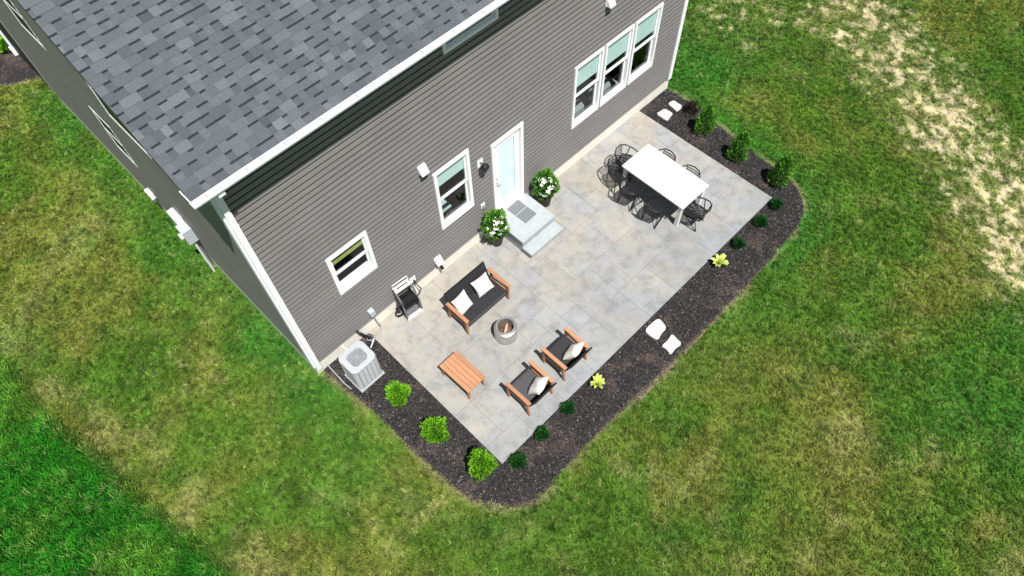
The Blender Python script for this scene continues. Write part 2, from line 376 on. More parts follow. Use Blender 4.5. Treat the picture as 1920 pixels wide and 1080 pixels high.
# ================================================================ GROUND AND LAWN
def lawn_grid(step, x0, x1, y0, y1):
    xs = np.arange(x0, x1 + step / 2, step); ys = np.arange(y0, y1 + step / 2, step); X, Y = np.meshgrid(xs, ys); return X.ravel(), Y.ravel(), len(xs), len(ys)
def lawn_fields(x, y):
    big = fbm(x, y, .45, 3, 4); med = fbm(x, y, 1.3, 11, 4, .6); fin = fbm(x, y, 4.2, 23, 3, .65)
    col = np.zeros((len(x), 3))
    green = np.array([.082, .180, .017]); olive = np.array([.172, .205, .034]); tan = np.array([.41, .38, .16]); lushc = np.array([.046, .185, .018])
    deep = np.array([.020, .150, .008]); straw = np.array([.86, .74, .47]); dark = np.array([.045, .125, .016])
    def mixc(c, t, k): return c * (1 - k[:, None]) + t * k[:, None]
    col[:] = green
    col = mixc(col, olive, .95 * sst(.38, .64, big * .6 + med * .4))
    col = mixc(col, tan, sst(.60, .76, fbm(x, y, .9, 77, 4, .6)) * .26)
    col = mixc(col, tan, sst(.62, .74, fin * .5 + med * .5) * .35)
    col = mixc(col, dark, sst(.60, .74, fbm(x, y, 1.6, 41, 4, .6)) * .45)
    dens = np.ones(len(x))
    bd = np.minimum(polydist(x, y, BED), polydist(x, y, BED2))
    # greener strips next to the bed, the house walls and the back corner
    hd = np.minimum(np.hypot(np.clip(x - HX1, 0, None) + np.clip(HX0 - x, 0, None), np.clip(-y, 0, None) + np.clip(y - HY1, 0, None)), 50)
    lush = np.maximum(sst(1.6, .2, hd) * .75, sst(1.1, .1, bd) * sst(7.3, 9.5, x) * .9)
    lush = np.maximum(lush, sst(1.4, .2, bd) * sst(3.5, 6, x) * .45)
    lush = np.maximum(lush, sst(2.6, .6, np.hypot(x - 12.6, y - .2)) * .95)
    lush = np.maximum(lush, sst(1.3, .3, np.hypot(x + .3, y + 1.9)) * .35)
    lush = np.maximum(lush, sst(3.0, .5, np.abs(y + 10.2 + .25 * (x - 8))) * sst(6.5, 9, x) * sst(-7.8, -9.6, y) * .8)
    lush *= .55 + .8 * fbm(x, y, .8, 5, 3)
    col = mixc(col, lushc, np.clip(lush, 0, 1))
    # tall dark rough grass beyond the mown edge, lower left
    ex = -4.75 + .80 * np.clip((4.92 - y) / 4.7, -1.5, 1.5) + .30 * (fbm(x, y, .9, 9, 3) - .5)
    rough = sst(.18, -.22, x - ex)
    dk = fbm(x, y, .9, 55, 4, .6)
    rc = deep * (0.75 + .9 * dk[:, None]); rc = rc * (1 - sst(.52, .72, fbm(x, y, .7, 66, 3))[:, None] * .55) + np.array([.13, .27, .03]) * (sst(.52, .72, fbm(x, y, .7, 66, 3))[:, None] * .55)
    col = col * (1 - rough[:, None]) + rc * rough[:, None]
    # band of pale clippings along that edge
    band = sst(.7, .1, np.abs(x - ex - .35)) * (1 - rough) * sst(.42, .62, fbm(x, y, 1.7, 31, 3)); col = mixc(col, tan, band * .28)
    # bare straw strip, upper right
    sd = segdist(x, y, [(18.0, -1.2), (16.9, -2.9), (16.1, -4.3), (15.0, -6.1), (14.2, -7.6), (13.4, -8.8), (12.4, -10.4)])
    zone = sst(2.0, -.1, sd + 1.5 * (fbm(x, y, .6, 91, 3) - .5))
    far = sst(.9, .3, np.abs(((x - 15.6) * .84 + (y + 4.6) * .54) - 2.7)) * .55 * sst(.45, .65, fbm(x, y, .7, 19, 3)); zone = np.maximum(zone, far)
    zone = np.maximum(zone, sst(2.2, .4, np.hypot(x - 15.2, y - .3)) * .28)
    cl = fbm(x, y, 6.5, 123, 2, .6) * .8 + fbm(x, y, 1.6, 125, 2) * .2
    pat = sst(.43 + .20 * (1 - zone), .62 + .20 * (1 - zone), cl) * sst(.05, .3, zone)
    beyond = sst(-.6, .6, (x - 15.6) * .84 + (y + 4.6) * .54)
    col = mixc(col, np.array([.05, .15, .02]), beyond * sst(.5, .35, cl) * .65)
    col = mixc(col, np.array([.27, .30, .09]), zone * .5)
    col = mixc(col, straw, pat * .72)
    dens *= 1 - .72 * pat
    # trench edge
    e = sst(.12, .02, bd); col = mixc(col, np.array([.30, .25, .13]), e * .55 * sst(.35, .6, fbm(x, y, 2.5, 8, 3)) )
    dens *= sst(-.02, .10, bd); dens *= sst(.0, .05, hd - .02)
    dens *= np.where((x > HX0 - .02) & (x < HX1 + .02) & (y > -.02) & (y < HY1), 0, 1)
    col = col * (0.86 + .28 * fin[:, None]) * (.92 + .34 * sst(.25, .75, fbm(x, y, 2.3, 201, 4, .7)))[:, None] * (1 + .09 * np.sin((x * .8 - y * .6) * 5.6 + 2.5 * fbm(x, y, .4, 7, 2)) * sst(.3, .6, fbm(x, y, .3, 8, 2)))[:, None]
    z = -.05 + .035 * (fbm(x, y, .35, 2, 3) - .5)
    return col, dens, z, rough
def grid_mesh(name, x, y, z, nx, ny, keep=None):
    idx = np.arange(nx * ny).reshape(ny, nx)
    f = np.stack([idx[:-1, :-1], idx[:-1, 1:], idx[1:, 1:], idx[1:, :-1]], -1).reshape(-1, 4)
    if keep is not None:
        f = f[keep[f].any(1)]; used = np.unique(f); mp = np.full(nx * ny, -1); mp[used] = np.arange(len(used)); f = mp[f]
    else: used = np.arange(nx * ny)
    me = bpy.data.meshes.new(name); me.vertices.add(len(used)); me.vertices.foreach_set('co', np.stack([x[used], y[used], z[used]], -1).astype('f').ravel())
    me.loops.add(f.size); me.loops.foreach_set('vertex_index', f.ravel().astype('i')); me.polygons.add(len(f))
    me.polygons.foreach_set('loop_start', np.arange(0, f.size, 4).astype('i')); me.update(calc_edges=True)
    me.polygons.foreach_set('use_smooth', [True] * len(f)); return me, used
def setcol(me, col, extra={}):
    a = me.attributes.new('gcol', 'FLOAT_COLOR', 'POINT'); a.data.foreach_set('color', np.concatenate([col, np.ones((len(col), 1))], 1).astype('f').ravel())
    for k, val in extra.items():
        b = me.attributes.new(k, 'FLOAT', 'POINT'); b.data.foreach_set('value', np.asarray(val).astype('f'))

gx, gy, gnx, gny = lawn_grid(.10, -10, 24.5, -16, 20)
gcol, gdens, gz, grough = lawn_fields(gx, gy)
edge = (np.abs(gx + 10) < .01) | (np.abs(gx - 24.5) < .06) | (np.abs(gy + 16) < .01) | (np.abs(gy - 20) < .06)
gz = np.where(edge, -.05, gz)
me, _ = grid_mesh('ground', gx, gy, gz, gnx, gny); setcol(me, gcol); me.materials.append(M['ground'])
og = bpy.data.objects.new('ground', me); link(og); tag(og, kind='structure', label='mottled green and straw coloured lawn ground')
# the land beyond the detailed sheet, out to the horizon
bx0, bx1, by0, by1 = gx.min(), gx.max(), gy.min(), gy.max(); q = MB()
for (a, b, c_, d) in ((-600, bx0, -600, 600), (bx1, 600, -600, 600), (bx0, bx1, -600, by0), (bx0, bx1, by1, 600)):
    q.add([(a, c_, -.05), (b, c_, -.05), (b, d, -.05), (a, d, -.05)], [(0, 1, 2, 3)])
of = q.build('far_ground', M['ground'], kind='structure', label='open grass land around the lawn')
setcol(of.data, np.tile(np.array([[.08, .15, .025]]), (len(of.data.vertices), 1)))

def scatter_group(name, coll, dmax, smin, smax, tilt=.2, seed=0):
    g = bpy.data.node_groups.new(name, 'GeometryNodeTree')
    g.interface.new_socket('Geometry', in_out='INPUT', socket_type='NodeSocketGeometry'); g.interface.new_socket('Geometry', in_out='OUTPUT', socket_type='NodeSocketGeometry')
    N = g.nodes.new; L = g.links.new
    gi = N('NodeGroupInput'); go = N('NodeGroupOutput'); na = N('GeometryNodeInputNamedAttribute'); na.data_type = 'FLOAT'; na.inputs['Name'].default_value = 'dens'
    mu = N('ShaderNodeMath'); mu.operation = 'MULTIPLY'; mu.inputs[1].default_value = dmax; L(na.outputs[0], mu.inputs[0])
    ds = N('GeometryNodeDistributePointsOnFaces'); ds.distribute_method = 'RANDOM'; ds.inputs['Seed'].default_value = seed
    L(gi.outputs[0], ds.inputs['Mesh']); L(mu.outputs[0], ds.inputs['Density'])
    ci = N('GeometryNodeCollectionInfo'); ci.inputs['Collection'].default_value = coll; ci.inputs['Separate Children'].default_value = True; ci.inputs['Reset Children'].default_value = True
    io = N('GeometryNodeInstanceOnPoints'); io.inputs['Pick Instance'].default_value = True
    r = N('FunctionNodeRandomValue'); r.data_type = 'FLOAT_VECTOR'; r.inputs[0].default_value = (-tilt, -tilt, 0); r.inputs[1].default_value = (tilt, tilt, 6.283)
    s = N('FunctionNodeRandomValue'); s.data_type = 'FLOAT'; s.inputs[2].default_value = smin; s.inputs[3].default_value = smax; s.inputs['Seed'].default_value = 5
    L(ds.outputs['Points'], io.inputs['Points']); L(ci.outputs[0], io.inputs['Instance']); L(r.outputs[0], io.inputs['Rotation']); L(s.outputs[1], io.inputs['Scale'])
    L(io.outputs[0], go.inputs[0]); return g

def proto_coll(name, meshes):
    c = bpy.data.collections.new(name)
    for me in meshes:
        o = bpy.data.objects.new(name, me); c.objects.link(o)
    return c
def tuft(seed, n=16, h=.060, w=.0065, rad=.05):
    rr = random.Random(seed); b = MB()
    for i in range(n):
        a = rr.uniform(0, 6.283); d = rad * math.sqrt(rr.random()); x, y = d * math.cos(a), d * math.sin(a)
        t = rr.uniform(0, 6.283); hh = h * rr.uniform(.5, 1.2); lean = hh * rr.uniform(.2, 1.1); lx, ly = lean * math.cos(t), lean * math.sin(t); px, py = -math.sin(t) * w, math.cos(t) * w
        b.add([(x - px, y - py, -.01), (x + px, y + py, -.01), (x + lx * .4 + px * .8, y + ly * .4 + py * .8, hh * .6), (x + lx * .4 - px * .8, y + ly * .4 - py * .8, hh * .6), (x + lx, y + ly, hh)],
              [(0, 1, 2, 3), (3, 2, 4)])
    return b.mesh('tuft', M['grass'])
VIEW = [(.6 - 3.2, 16.6 + 3), (-6.6 - 2.6, .9), (6.3, -12.1 - 3), (21.2 + 2.5, -5.1 - .5), (21.2, -3), (12, 4), (3, 18.5)]
vm = polydist(gx, gy, VIEW) < 0
def grass_patch(name, keep, coll, dm, smin, smax, seed, label):
    me, used = grid_mesh(name, gx, gy, gz, gnx, gny, keep); setcol(me, gcol[used], {'dens': gdens[used]}); me.materials.append(M['grass'])
    o = bpy.data.objects.new(name, me); link(o); tag(o, kind='stuff', label=label, cat='grass')
    mod = o.modifiers.new('scatter', 'NODES'); mod.node_group = scatter_group(name, coll, dm, smin, smax, .25, seed); return o
tc = proto_coll('tufts', [tuft(i) for i in range(5)])
tl = proto_coll('long_tufts', [tuft(20 + i, 18, .11, .008, .06) for i in range(4)])
inb = (gdens > .001) & vm
grass_patch('grass', inb & (grough < .5), tc, 235, .5, 1.2, 1, 'short mown lawn grass with olive and tan patches')
grass_patch('rough_grass', inb & (grough >= .5), tl, 200, .7, 1.3, 2, 'longer deep green rough grass beyond the mown edge at lower left')

# ================================================================ MULCH BEDS
def bed(name, poly, x0, x1, y0, y1, label, dm=2400):
    x, y, nx, ny = lawn_grid(.05, x0, x1, y0, y1); d = polydist(x, y, poly)
    e = sst(-.09, -.0, d + .05 * (fbm(x, y, 2.3, 6, 3) - .5))
    z = -.022 + .03 * (fbm(x, y, 5, 4, 4) - .5) - .035 * sst(-.15, .03, d)
    me, used = grid_mesh(name, x, y, z, nx, ny, d < .03)
    a = me.attributes.new('edge', 'FLOAT', 'POINT'); a.data.foreach_set('value', (e[used] * .8).astype('f')); me.materials.append(M['mulch'])
    o = bpy.data.objects.new(name, me); link(o); tag(o, kind='structure', label=label)
    inside = (d < -.02) & ~((x > PX0) & (x < PX1) & (y > PY0))
    me2, used = grid_mesh('bark_mulch', x, y, z, nx, ny, inside)
    b = me2.attributes.new('dens', 'FLOAT', 'POINT'); b.data.foreach_set('value', ((1 - .75 * e[used]) * (.55 + .9 * fbm(x[used], y[used], 1.4, 71, 3))).astype('f')); me2.materials.append(M['mulch'])
    o2 = bpy.data.objects.new('bark_mulch', me2); link(o2); tag(o2, kind='stuff', label='loose dark bark mulch chips over ' + label, cat='mulch')
    mod = o2.modifiers.new('scatter', 'NODES'); mod.node_group = scatter_group('chips_' + name, chips, dm, .6, 1.6, .5, 3)
def chip(seed):
    rr = random.Random(seed); l = rr.uniform(.009, .021); w = rr.uniform(.003, .008); h = rr.uniform(.003, .006); b = MB()
    b.add([(-l, -w, 0), (l * .8, -w * .7, 0), (l, w * .6, 0), (-l * .7, w, 0), (-l * .9, -w * .8, h), (l * .7, -w * .6, h * 1.5), (l * .9, w * .5, h), (-l * .6, w * .8, h * 1.2)],
          [(4, 5, 6, 7), (0, 1, 5, 4), (1, 2, 6, 5), (2, 3, 7, 6), (3, 0, 4, 7)]); return b.mesh('chip', M['chip'])
chips = proto_coll('chips', [chip(i) for i in range(7)])
bed('mulch_bed', BED, -.3, 11.8, -5.3, .3, 'dark mulch bed wrapped around the patio')
bed('mulch_bed', BED2, -1.8, 3.1, 12.4, 19, 'brown mulch bed at the far front corner of the house', 500)

# ================================================================ PATIO
pat = MB().box(PX0 + .002, PX1 - .002, PY0 + .002, .01, -.2, -.007).build('patio', M['slab_base'], kind='structure', label='stamped concrete patio in an ashlar pattern')
NU, NV = 20, 9; du = (PX1 - PX0) / NU; dv = -PY0 / NV; occ = [[0] * NV for _ in range(NU)]; rs = random.Random(12); slabs = {}
for i in range(NU):
    for j in range(NV):
        if occ[i][j]: continue
        opts = [(2, 2), (2, 1), (1, 2), (2, 2), (3, 2), (1, 1), (2, 3)]; rs.shuffle(opts); opts.append((1, 1))
        for a, b in opts:
            if i + a <= NU and j + b <= NV and all(not occ[i + p][j + q_] for p in range(a) for q_ in range(b)): break
        for p in range(a):
            for q_ in range(b): occ[i + p][j + q_] = 1
        if (a, b) not in slabs: slabs[(a, b)] = MB().bbox(.003, a * du - .003, -b * dv + .003, -.003, -.006, 0, .003).mesh('patio_slab', M['slab'])
        o = bpy.data.objects.new('patio_slab', slabs[(a, b)]); o.location = (PX0 + i * du, -j * dv, rs.uniform(0, .0012)); link(o, pat)

# ================================================================ HOUSE
house = thing('house', 'two storey house with grey brown lap siding, grey shingle roof and white trim', 'house')
F = lambda u, w, z: (u, -w, z)                 # rear wall: u along x, w outward (towards the patio)
S = lambda u, w, z: (HX0 - w, u, z)            # left wall: u along y, outward to -x
E_ = lambda u, w, z: (HX1 + w, u, z)
B_ = lambda u, w, z: (u, HY1 + w, z)
CH = .1275
GV = .036  # height of the painted shadow strip on each course
def course(fn, z0, segs, mats=None):           # lap course: tapering board with a recessed near-black painted-shadow groove at its top
    b = MB(fn)
    for (u0, u1, za, zb) in segs:
        if u1 - u0 < .01 or zb - za < .004: continue
        zg = z0 + CH - GV; pr_ = lambda z: .015 - .009 * (z - z0) / CH
        if za < zg:
            zt = min(zb, zg); wa, wb = pr_(za), pr_(zt); b.mi = 0
            b.add([(u0, wa, za), (u1, wa, za), (u1, wb, zt), (u0, wb, zt), (u0, -.002, za), (u1, -.002, za), (u1, 0, zt), (u0, 0, zt)],
                  [(3, 2, 1, 0), (0, 1, 5, 4), (6, 2, 3, 7), (7, 3, 0, 4), (1, 2, 6, 5)])
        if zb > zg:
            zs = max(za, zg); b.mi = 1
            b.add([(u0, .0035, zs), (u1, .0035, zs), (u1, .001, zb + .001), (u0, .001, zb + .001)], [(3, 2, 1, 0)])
    return b
def segs_for(u0, u1, z0, z1, ops):
    cuts = sorted(set([z0, z1] + [z for o in ops for z in (o[2], o[3]) if z0 < z < z1])); out = []
    for za, zb in zip(cuts[:-1], cuts[1:]):
        zm = (za + zb) / 2; cur = [(u0, u1)]
        for o in ops:
            if o[2] < zm < o[3]:
                n = []
                for a, b in cur:
                    if o[1] <= a or o[0] >= b: n.append((a, b)); continue
                    if o[0] > a: n.append((a, o[0]))
                    if o[1] < b: n.append((o[1], b))
                cur = n
        out += [(a, b, za, zb) for a, b in cur]
    return out
# openings (u0,u1,z0,z1) of the outer trim
W1 = (1.03, 1.94, 1.90, 3.09); W2 = (3.59, 4.50, 1.46, 3.22); DOOR = (5.09, 6.0, .44, 2.83)
T1 = (7.56, 8.475, 1.42, 3.21); T2 = (8.525, 9.465, 1.42, 3.21); T3 = (9.515, 10.45, 1.42, 3.21); UP = (4.20, 5.43, 5.69, 6.16)
FR = [W1, W2, DOOR, T1, T2, T3, UP]
SL = [(5.35, 6.2, 2.15, 3.35), (2.8, 4.25, 4.45, 5.85), (6.6, 7.6, 4.5, 5.8)]
shr = lambda o, d=.05: (o[0] + d, o[1] - d, o[2] + d, o[3] - d)
def wall(fn, u0, u1, z0, z1, ops, t=.14):
    b = MB(fn); us = sorted(set([u0, u1] + [u for o in ops for u in o[:2]])); zs = sorted(set([z0, z1] + [z for o in ops for z in o[2:]]))
    for a, c_ in zip(us[:-1], us[1:]):
        za = None
        for p, q_ in zip(zs[:-1], zs[1:]):
            um, zm = (a + c_) / 2, (p + q_) / 2; hole = any(o[0] < um < o[1] and o[2] < zm < o[3] for o in ops)
            if not hole and za is None: za = p
            if hole and za is not None: b.box(a, c_, -t, -.003, za, p); za = None
        if za is not None: b.box(a, c_, -t, -.003, za, zs[-1])
    return b
wall(F, HX0, HX1, ZB + .004, ZE, [shr(o) for o in FR]).build('sheathing', M['dark_room'], house)
wall(S, .145, HY1 - .145, ZB + .004, ZE, [shr(o) for o in SL]).build('sheathing', M['dark_room'], house)
wall(E_, .145, HY1 - .145, ZB + .004, ZE, []).build('sheathing', M['dark_room'], house)
wall(B_, HX0, HX1, ZB + .004, ZE, []).build('sheathing', M['dark_room'], house)
fb = MB().box(HX0 + .0, HX1, .004, .2, -.4, ZB).box(HX0, HX0 + .2, .2, HY1, -.4, ZB).box(HX1 - .2, HX1, .2, HY1, -.4, ZB).box(HX0 + .2, HX1 - .2, HY1 - .2, HY1, -.4, ZB)
fb.build('foundation', M['concrete'], house)
MB().box(HX0 + .2, HX1 - .2, .2, HY1 - .2, .30, .42).build('floor_board', M['room_floor'], house)
MB().box(HX0 + .15, HX1 - .15, .145, HY1 - .2, 3.35, 3.55).build('upper_floor', M['dark_room'], house)
MB().box(HX0 + .15, HX1 - .15, 4.6, 4.7, .42, 3.35).box(6.4, 6.5, .2, 4.6, .42, 3.35).box(2.6, 2.7, .2, 4.6, .42, 3.35).build('inner_wall', M['dark_room'], house)
# rear wall courses: every lap is a part
SM = [M['siding'], M['lap_shadow']]
def intervals(u0, u1, z0, z1, ops):
    us = sorted(set([u0, u1] + [u for o in ops if o[2] < z1 and o[3] > z0 for u in o[:2] if u0 < u < u1])); out = []
    for a, b in zip(us[:-1], us[1:]):
        za, zb = z0, z1
        for o in ops:
            if o[0] < (a + b) / 2 < o[1] and o[2] < z1 and o[3] > z0:
                if o[2] <= z0: za = max(za, o[3])
                else: zb = min(zb, o[2])
        if zb - za > .006: out.append((a, b, za, zb))
    return out
k = 0
while ZB + k * CH < ZE - .01:
    z0 = ZB + k * CH; z1 = min(z0 + CH, ZE)
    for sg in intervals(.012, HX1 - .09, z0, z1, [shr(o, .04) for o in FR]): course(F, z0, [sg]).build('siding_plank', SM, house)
    k += 1
# side walls with gable: too thin in the picture to pick apart, joined
RP = .5; YE = -.345; ZS = 6.385; RY = HY1 / 2
roofz = lambda y: ZS + RP * (min(y, HY1 - y) - YE)
def gable(fn, ops):
    out = MB(fn); kk = 0
    while True:
        z0 = ZB + kk * CH; z1 = z0 + CH; kk += 1
        if z0 > roofz(RY) - .3: break
        lim = 0.09
        if z0 > ZE - .05: lim = max(.09, (z1 - ZS) / RP + YE + .12)
        if lim > RY: break
        for (a, b, za, zb) in segs_for(lim, HY1 - lim, z0, z1, ops):
            c_ = course(fn, z0, [(a, b, za, zb)]); n = len(out.v); out.v += c_.v; out.f += [[n + i for i in f] for f in c_.f]; out.m += c_.m; out.t += c_.t
    return out
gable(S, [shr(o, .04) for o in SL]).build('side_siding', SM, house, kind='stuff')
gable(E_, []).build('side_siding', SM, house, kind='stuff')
bk = MB(B_); kk = 0
while ZB + kk * CH < ZE - .01:
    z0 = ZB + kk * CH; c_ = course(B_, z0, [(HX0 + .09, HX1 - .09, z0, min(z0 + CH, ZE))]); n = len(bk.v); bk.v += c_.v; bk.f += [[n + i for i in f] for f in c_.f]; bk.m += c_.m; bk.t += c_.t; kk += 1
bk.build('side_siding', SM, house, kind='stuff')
for s0, s1 in ((HX0 + .0, HX0 + .12), (HX1 - .12, HX1)):
    g = MB(); n = [(s0, YE + .6, ZE), (s0, HY1 - YE - .6, ZE), (s0, RY, roofz(RY) - .25), (s1, YE + .6, ZE), (s1, HY1 - YE - .6, ZE), (s1, RY, roofz(RY) - .25)]
    g.add(n, [(0, 1, 2), (3, 5, 4), (0, 2, 5, 3), (1, 4, 5, 2), (0, 3, 4, 1)]).build('gable_sheathing', M['dark_room'], house)
# corner trims
def corner(x, y, sx, sy, z1=ZE, mat=None):
    b = MB(); p = .034
    xa, xb = sorted((x + sx * -.097, x + sx * p)); ya, yb = sorted((y + sy * .0, y + sy * p)); b.box(xa, xb, ya, yb, ZB - .03, z1)
    xa, xb = sorted((x + sx * .0, x + sx * p)); ya, yb = sorted((y - sy * .10, y - sy * .0005)); b.box(xa, xb, ya, yb, ZB - .03, z1)
    b.build('corner_trim', mat or M['white'], house)
corner(HX0, 0, -1, -1); corner(HX1, 0, 1, -1); corner(HX0, HY1, -1, 1, ZE, M['siding']); corner(HX1, HY1, 1, 1)
# soffit, fascia, rake boards
MB().box(HX0 - .33, HX1 + .33, YE + .03, -.035, ZE + .002, ZE + .03).build('soffit', M['white'], house)
MB().box(HX0 - .33, HX1 + .33, HY1 + .035, HY1 - YE - .03, ZE + .002, ZE + .03).build('soffit', M['white'], house)
MB().box(HX0 - .33, HX1 + .33, YE + .004, YE + .028, ZE - .0, ZS - .035).build('fascia', M['white'], house)
RX0, RX1 = -.387, HX1 + .34
for xa, xb in ((RX0 + .005, RX0 + .03), (RX1 - .03, RX1 - .005)):
    for y0, y1 in ((YE + .005, RY), (HY1 - YE - .005, RY)):
        g = MB(); a, b2 = roofz(y0) - .03, roofz(y1) - .03
        g.add([(xa, y0, a - .15), (xb, y0, a - .15), (xb, y1, b2 - .15), (xa, y1, b2 - .15), (xa, y0, a), (xb, y0, a), (xb, y1, b2), (xa, y1, b2)],
              [(0, 3, 2, 1), (4, 5, 6, 7), (0, 1, 5, 4), (1, 2, 6, 5), (2, 3, 7, 6), (3, 0, 4, 7)]).build('rake_board', M['trim_dark'], house)
# roof deck
sl = math.sqrt(1 + RP * RP)
def roofpt(x, s, h, back=False):               # s metres up the slope from the eave, h above the deck
    y = YE + s / sl - h * RP / sl; z = ZS - .012 + s * RP / sl + h / sl
    return (x, HY1 - y, z) if back else (x, y, z)
SL_LEN = (RY - YE) * sl
roof = MB()
for back in (False, True):
    P = [roofpt(RX0 + .002, .01, -.03, back), roofpt(RX1 - .002, .01, -.03, back), roofpt(RX1 - .002, SL_LEN, -.03, back), roofpt(RX0 + .002, SL_LEN, -.03, back),
         roofpt(RX0 + .002, .01, 0, back), roofpt(RX1 - .002, .01, 0, back), roofpt(RX1 - .002, SL_LEN, 0, back), roofpt(RX0 + .002, SL_LEN, 0, back)]
    f = [(0, 3, 2, 1), (4, 5, 6, 7), (0, 1, 5, 4), (1, 2, 6, 5), (2, 3, 7, 6), (3, 0, 4, 7)]
    roof.add(P, [g[::-1] for g in f] if back else f)
roof.tone = .5
roof = roof.build('roof', M['shingle'], house, tones=True)
for o_ in ([MB()]):
    o_.tone = .55; o_.add([roofpt(RX0, SL_LEN - .15, .012), roofpt(RX1, SL_LEN - .15, .012), (RX1, RY, roofz(RY) + .02), (RX0, RY, roofz(RY) + .02), roofpt(RX1, SL_LEN - .15, .012, True), roofpt(RX0, SL_LEN - .15, .012, True)],
         [(0, 1, 2, 3), (3, 2, 4, 5)]); o_.build('ridge_cap', M['shingle'], roof, tones=True)
EXP = .143; ROT = Matrix(((1, 0, 0), (0, 1 / sl, -RP / sl), (0, RP / sl, 1 / sl))).to_4x4()
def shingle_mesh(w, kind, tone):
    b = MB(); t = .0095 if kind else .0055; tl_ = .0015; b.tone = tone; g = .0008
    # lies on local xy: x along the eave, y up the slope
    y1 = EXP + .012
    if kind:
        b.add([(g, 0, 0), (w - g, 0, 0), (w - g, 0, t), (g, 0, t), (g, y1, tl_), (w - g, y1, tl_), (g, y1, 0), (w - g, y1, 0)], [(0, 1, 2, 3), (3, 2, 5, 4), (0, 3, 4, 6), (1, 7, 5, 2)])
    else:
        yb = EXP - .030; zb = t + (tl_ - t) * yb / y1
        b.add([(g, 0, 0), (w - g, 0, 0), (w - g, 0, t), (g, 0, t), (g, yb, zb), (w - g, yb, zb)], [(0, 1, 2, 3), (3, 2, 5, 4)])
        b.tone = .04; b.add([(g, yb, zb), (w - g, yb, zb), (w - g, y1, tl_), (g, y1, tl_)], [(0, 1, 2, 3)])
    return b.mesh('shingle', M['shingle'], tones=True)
WS = [.085, .11, .14, .17, .21, .26]; cache = {}; rs = random.Random(5); todo = []
cinv = cam.matrix_world.inverted()
nc = int(SL_LEN / EXP)
for c_ in range(nc):
    x = RX0 - rs.uniform(0, .12); kind = rs.random() < .5
    while x < RX1:
        w = rs.choice(WS[:4]) if not kind else rs.choice(WS[1:]); tn = min(1, max(.12, rs.gauss(.56 if kind else .50, .105))); tn = round(tn * 8) / 8
        xa, xb = max(x, RX0), min(x + w, RX1)
        if xb - xa > .03: todo.append((c_, xa, xb - xa, kind, tn))
        x += w; kind = (not kind) if rs.random() < .82 else kind
def inview(x, s):
    p = cinv @ Vector(roofpt(x, s, 0)); 
    if p.z > 0: return 1e9
    u = p.x / -p.z * 1343.68 / 960; v_ = p.y / -p.z * 1343.68 / 540
    return -p.z if abs(u) < 1.02 and abs(v_) < 1.03 else 1e9
scored = sorted(((inview(x + w / 2, c_ * EXP + .07) - w * 9, i) for i, (c_, x, w, kd, tn) in enumerate(todo)))
big = set(i for _, i in scored[:298]); rest = MB()
for i, (c_, x, w, kind, tn) in enumerate(todo):
    s0 = c_ * EXP + .001
    if i in big:
        key = (round(w, 2), kind, tn)
        if key not in cache: cache[key] = shingle_mesh(w, kind, tn)
        o = bpy.data.objects.new('shingle', cache[key]); o.matrix_local = Matrix.Translation(roofpt(x, s0, .0005)) @ ROT; link(o, roof)
    else:
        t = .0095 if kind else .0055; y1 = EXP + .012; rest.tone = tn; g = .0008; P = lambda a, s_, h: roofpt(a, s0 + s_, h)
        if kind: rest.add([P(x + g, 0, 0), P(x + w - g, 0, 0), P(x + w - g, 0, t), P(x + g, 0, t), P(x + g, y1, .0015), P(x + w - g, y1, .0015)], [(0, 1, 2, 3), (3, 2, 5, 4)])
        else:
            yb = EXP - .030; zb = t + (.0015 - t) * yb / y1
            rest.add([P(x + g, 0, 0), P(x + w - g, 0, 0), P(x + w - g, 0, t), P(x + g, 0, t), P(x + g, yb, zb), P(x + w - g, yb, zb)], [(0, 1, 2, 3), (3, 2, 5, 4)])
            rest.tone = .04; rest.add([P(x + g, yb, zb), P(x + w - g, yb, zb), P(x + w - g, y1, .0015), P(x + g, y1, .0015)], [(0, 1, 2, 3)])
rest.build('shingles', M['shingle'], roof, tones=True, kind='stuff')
# gutter with leaf guard, hanger screws and end cap
gt = MB(); GZ0, GZ1 = 6.315, 6.385; GX0, GX1 = -.41, HX1 + .36; GY = -.345; GO = -.472
prof = [(GY + .002, GZ1 - .012), (GO + .012, GZ1 - .004), (GO + .004, GZ1), (GO, GZ1 - .006), (GO + .002, GZ1 - .03), (GO + .016, GZ0 + .018), (GO + .022, GZ0), (GY + .002, GZ0)]
n = len(prof); gt.add([(GX0, y, z) for y, z in prof] + [(GX1, y, z) for y, z in prof], [tuple(range(n)), tuple(range(n, 2 * n))[::-1]] + [(i, n + i, n + (i + 1) % n, (i + 1) % n) for i in range(n)])
gut = gt.build('gutter', M['white_gutter'], house)
for i in range(19):
    x = GX0 + .22 + i * .62; MB().box(x - .012, x + .012, GO + .02, GY - .03, GZ1 - .012, GZ1 + .002).build('hanger', M['grey_plastic'], gut)
for x in (2.95, 6.0, 9.1): MB().box(x - .006, x + .006, GO - .003, GY, GZ1 - .03, GZ1 + .002).build('seam_strip', M['white_gutter'], gut)
# downspout on the left corner
ds = MB(); DX = HX0 + .05; ds.beam((DX, -.40, GZ0 + .01), (DX, -.40, GZ0 - .08), .10, .07, up=(0, 1, 0))
ds.beam((DX, -.40, GZ0 - .06), (DX, -.070, GZ0 - .36), .098, .068, up=(0, 1, 0)); ds.beam((DX, -.070, GZ0 - .33), (DX, -.070, .26), .10, .066, up=(0, 1, 0))
for i in (-1, 1): ds.beam((DX + i * .024, -.105, GZ0 - .40), (DX + i * .024, -.105, .27), .012, .006, up=(0, 1, 0))
dso = ds.build('downspout', M['white'], house)
for z in (5.2, 3.0, .9): MB().box(DX - .054, DX + .054, -.1085, -.037, z, z + .03).build('strap', M['white'], dso)

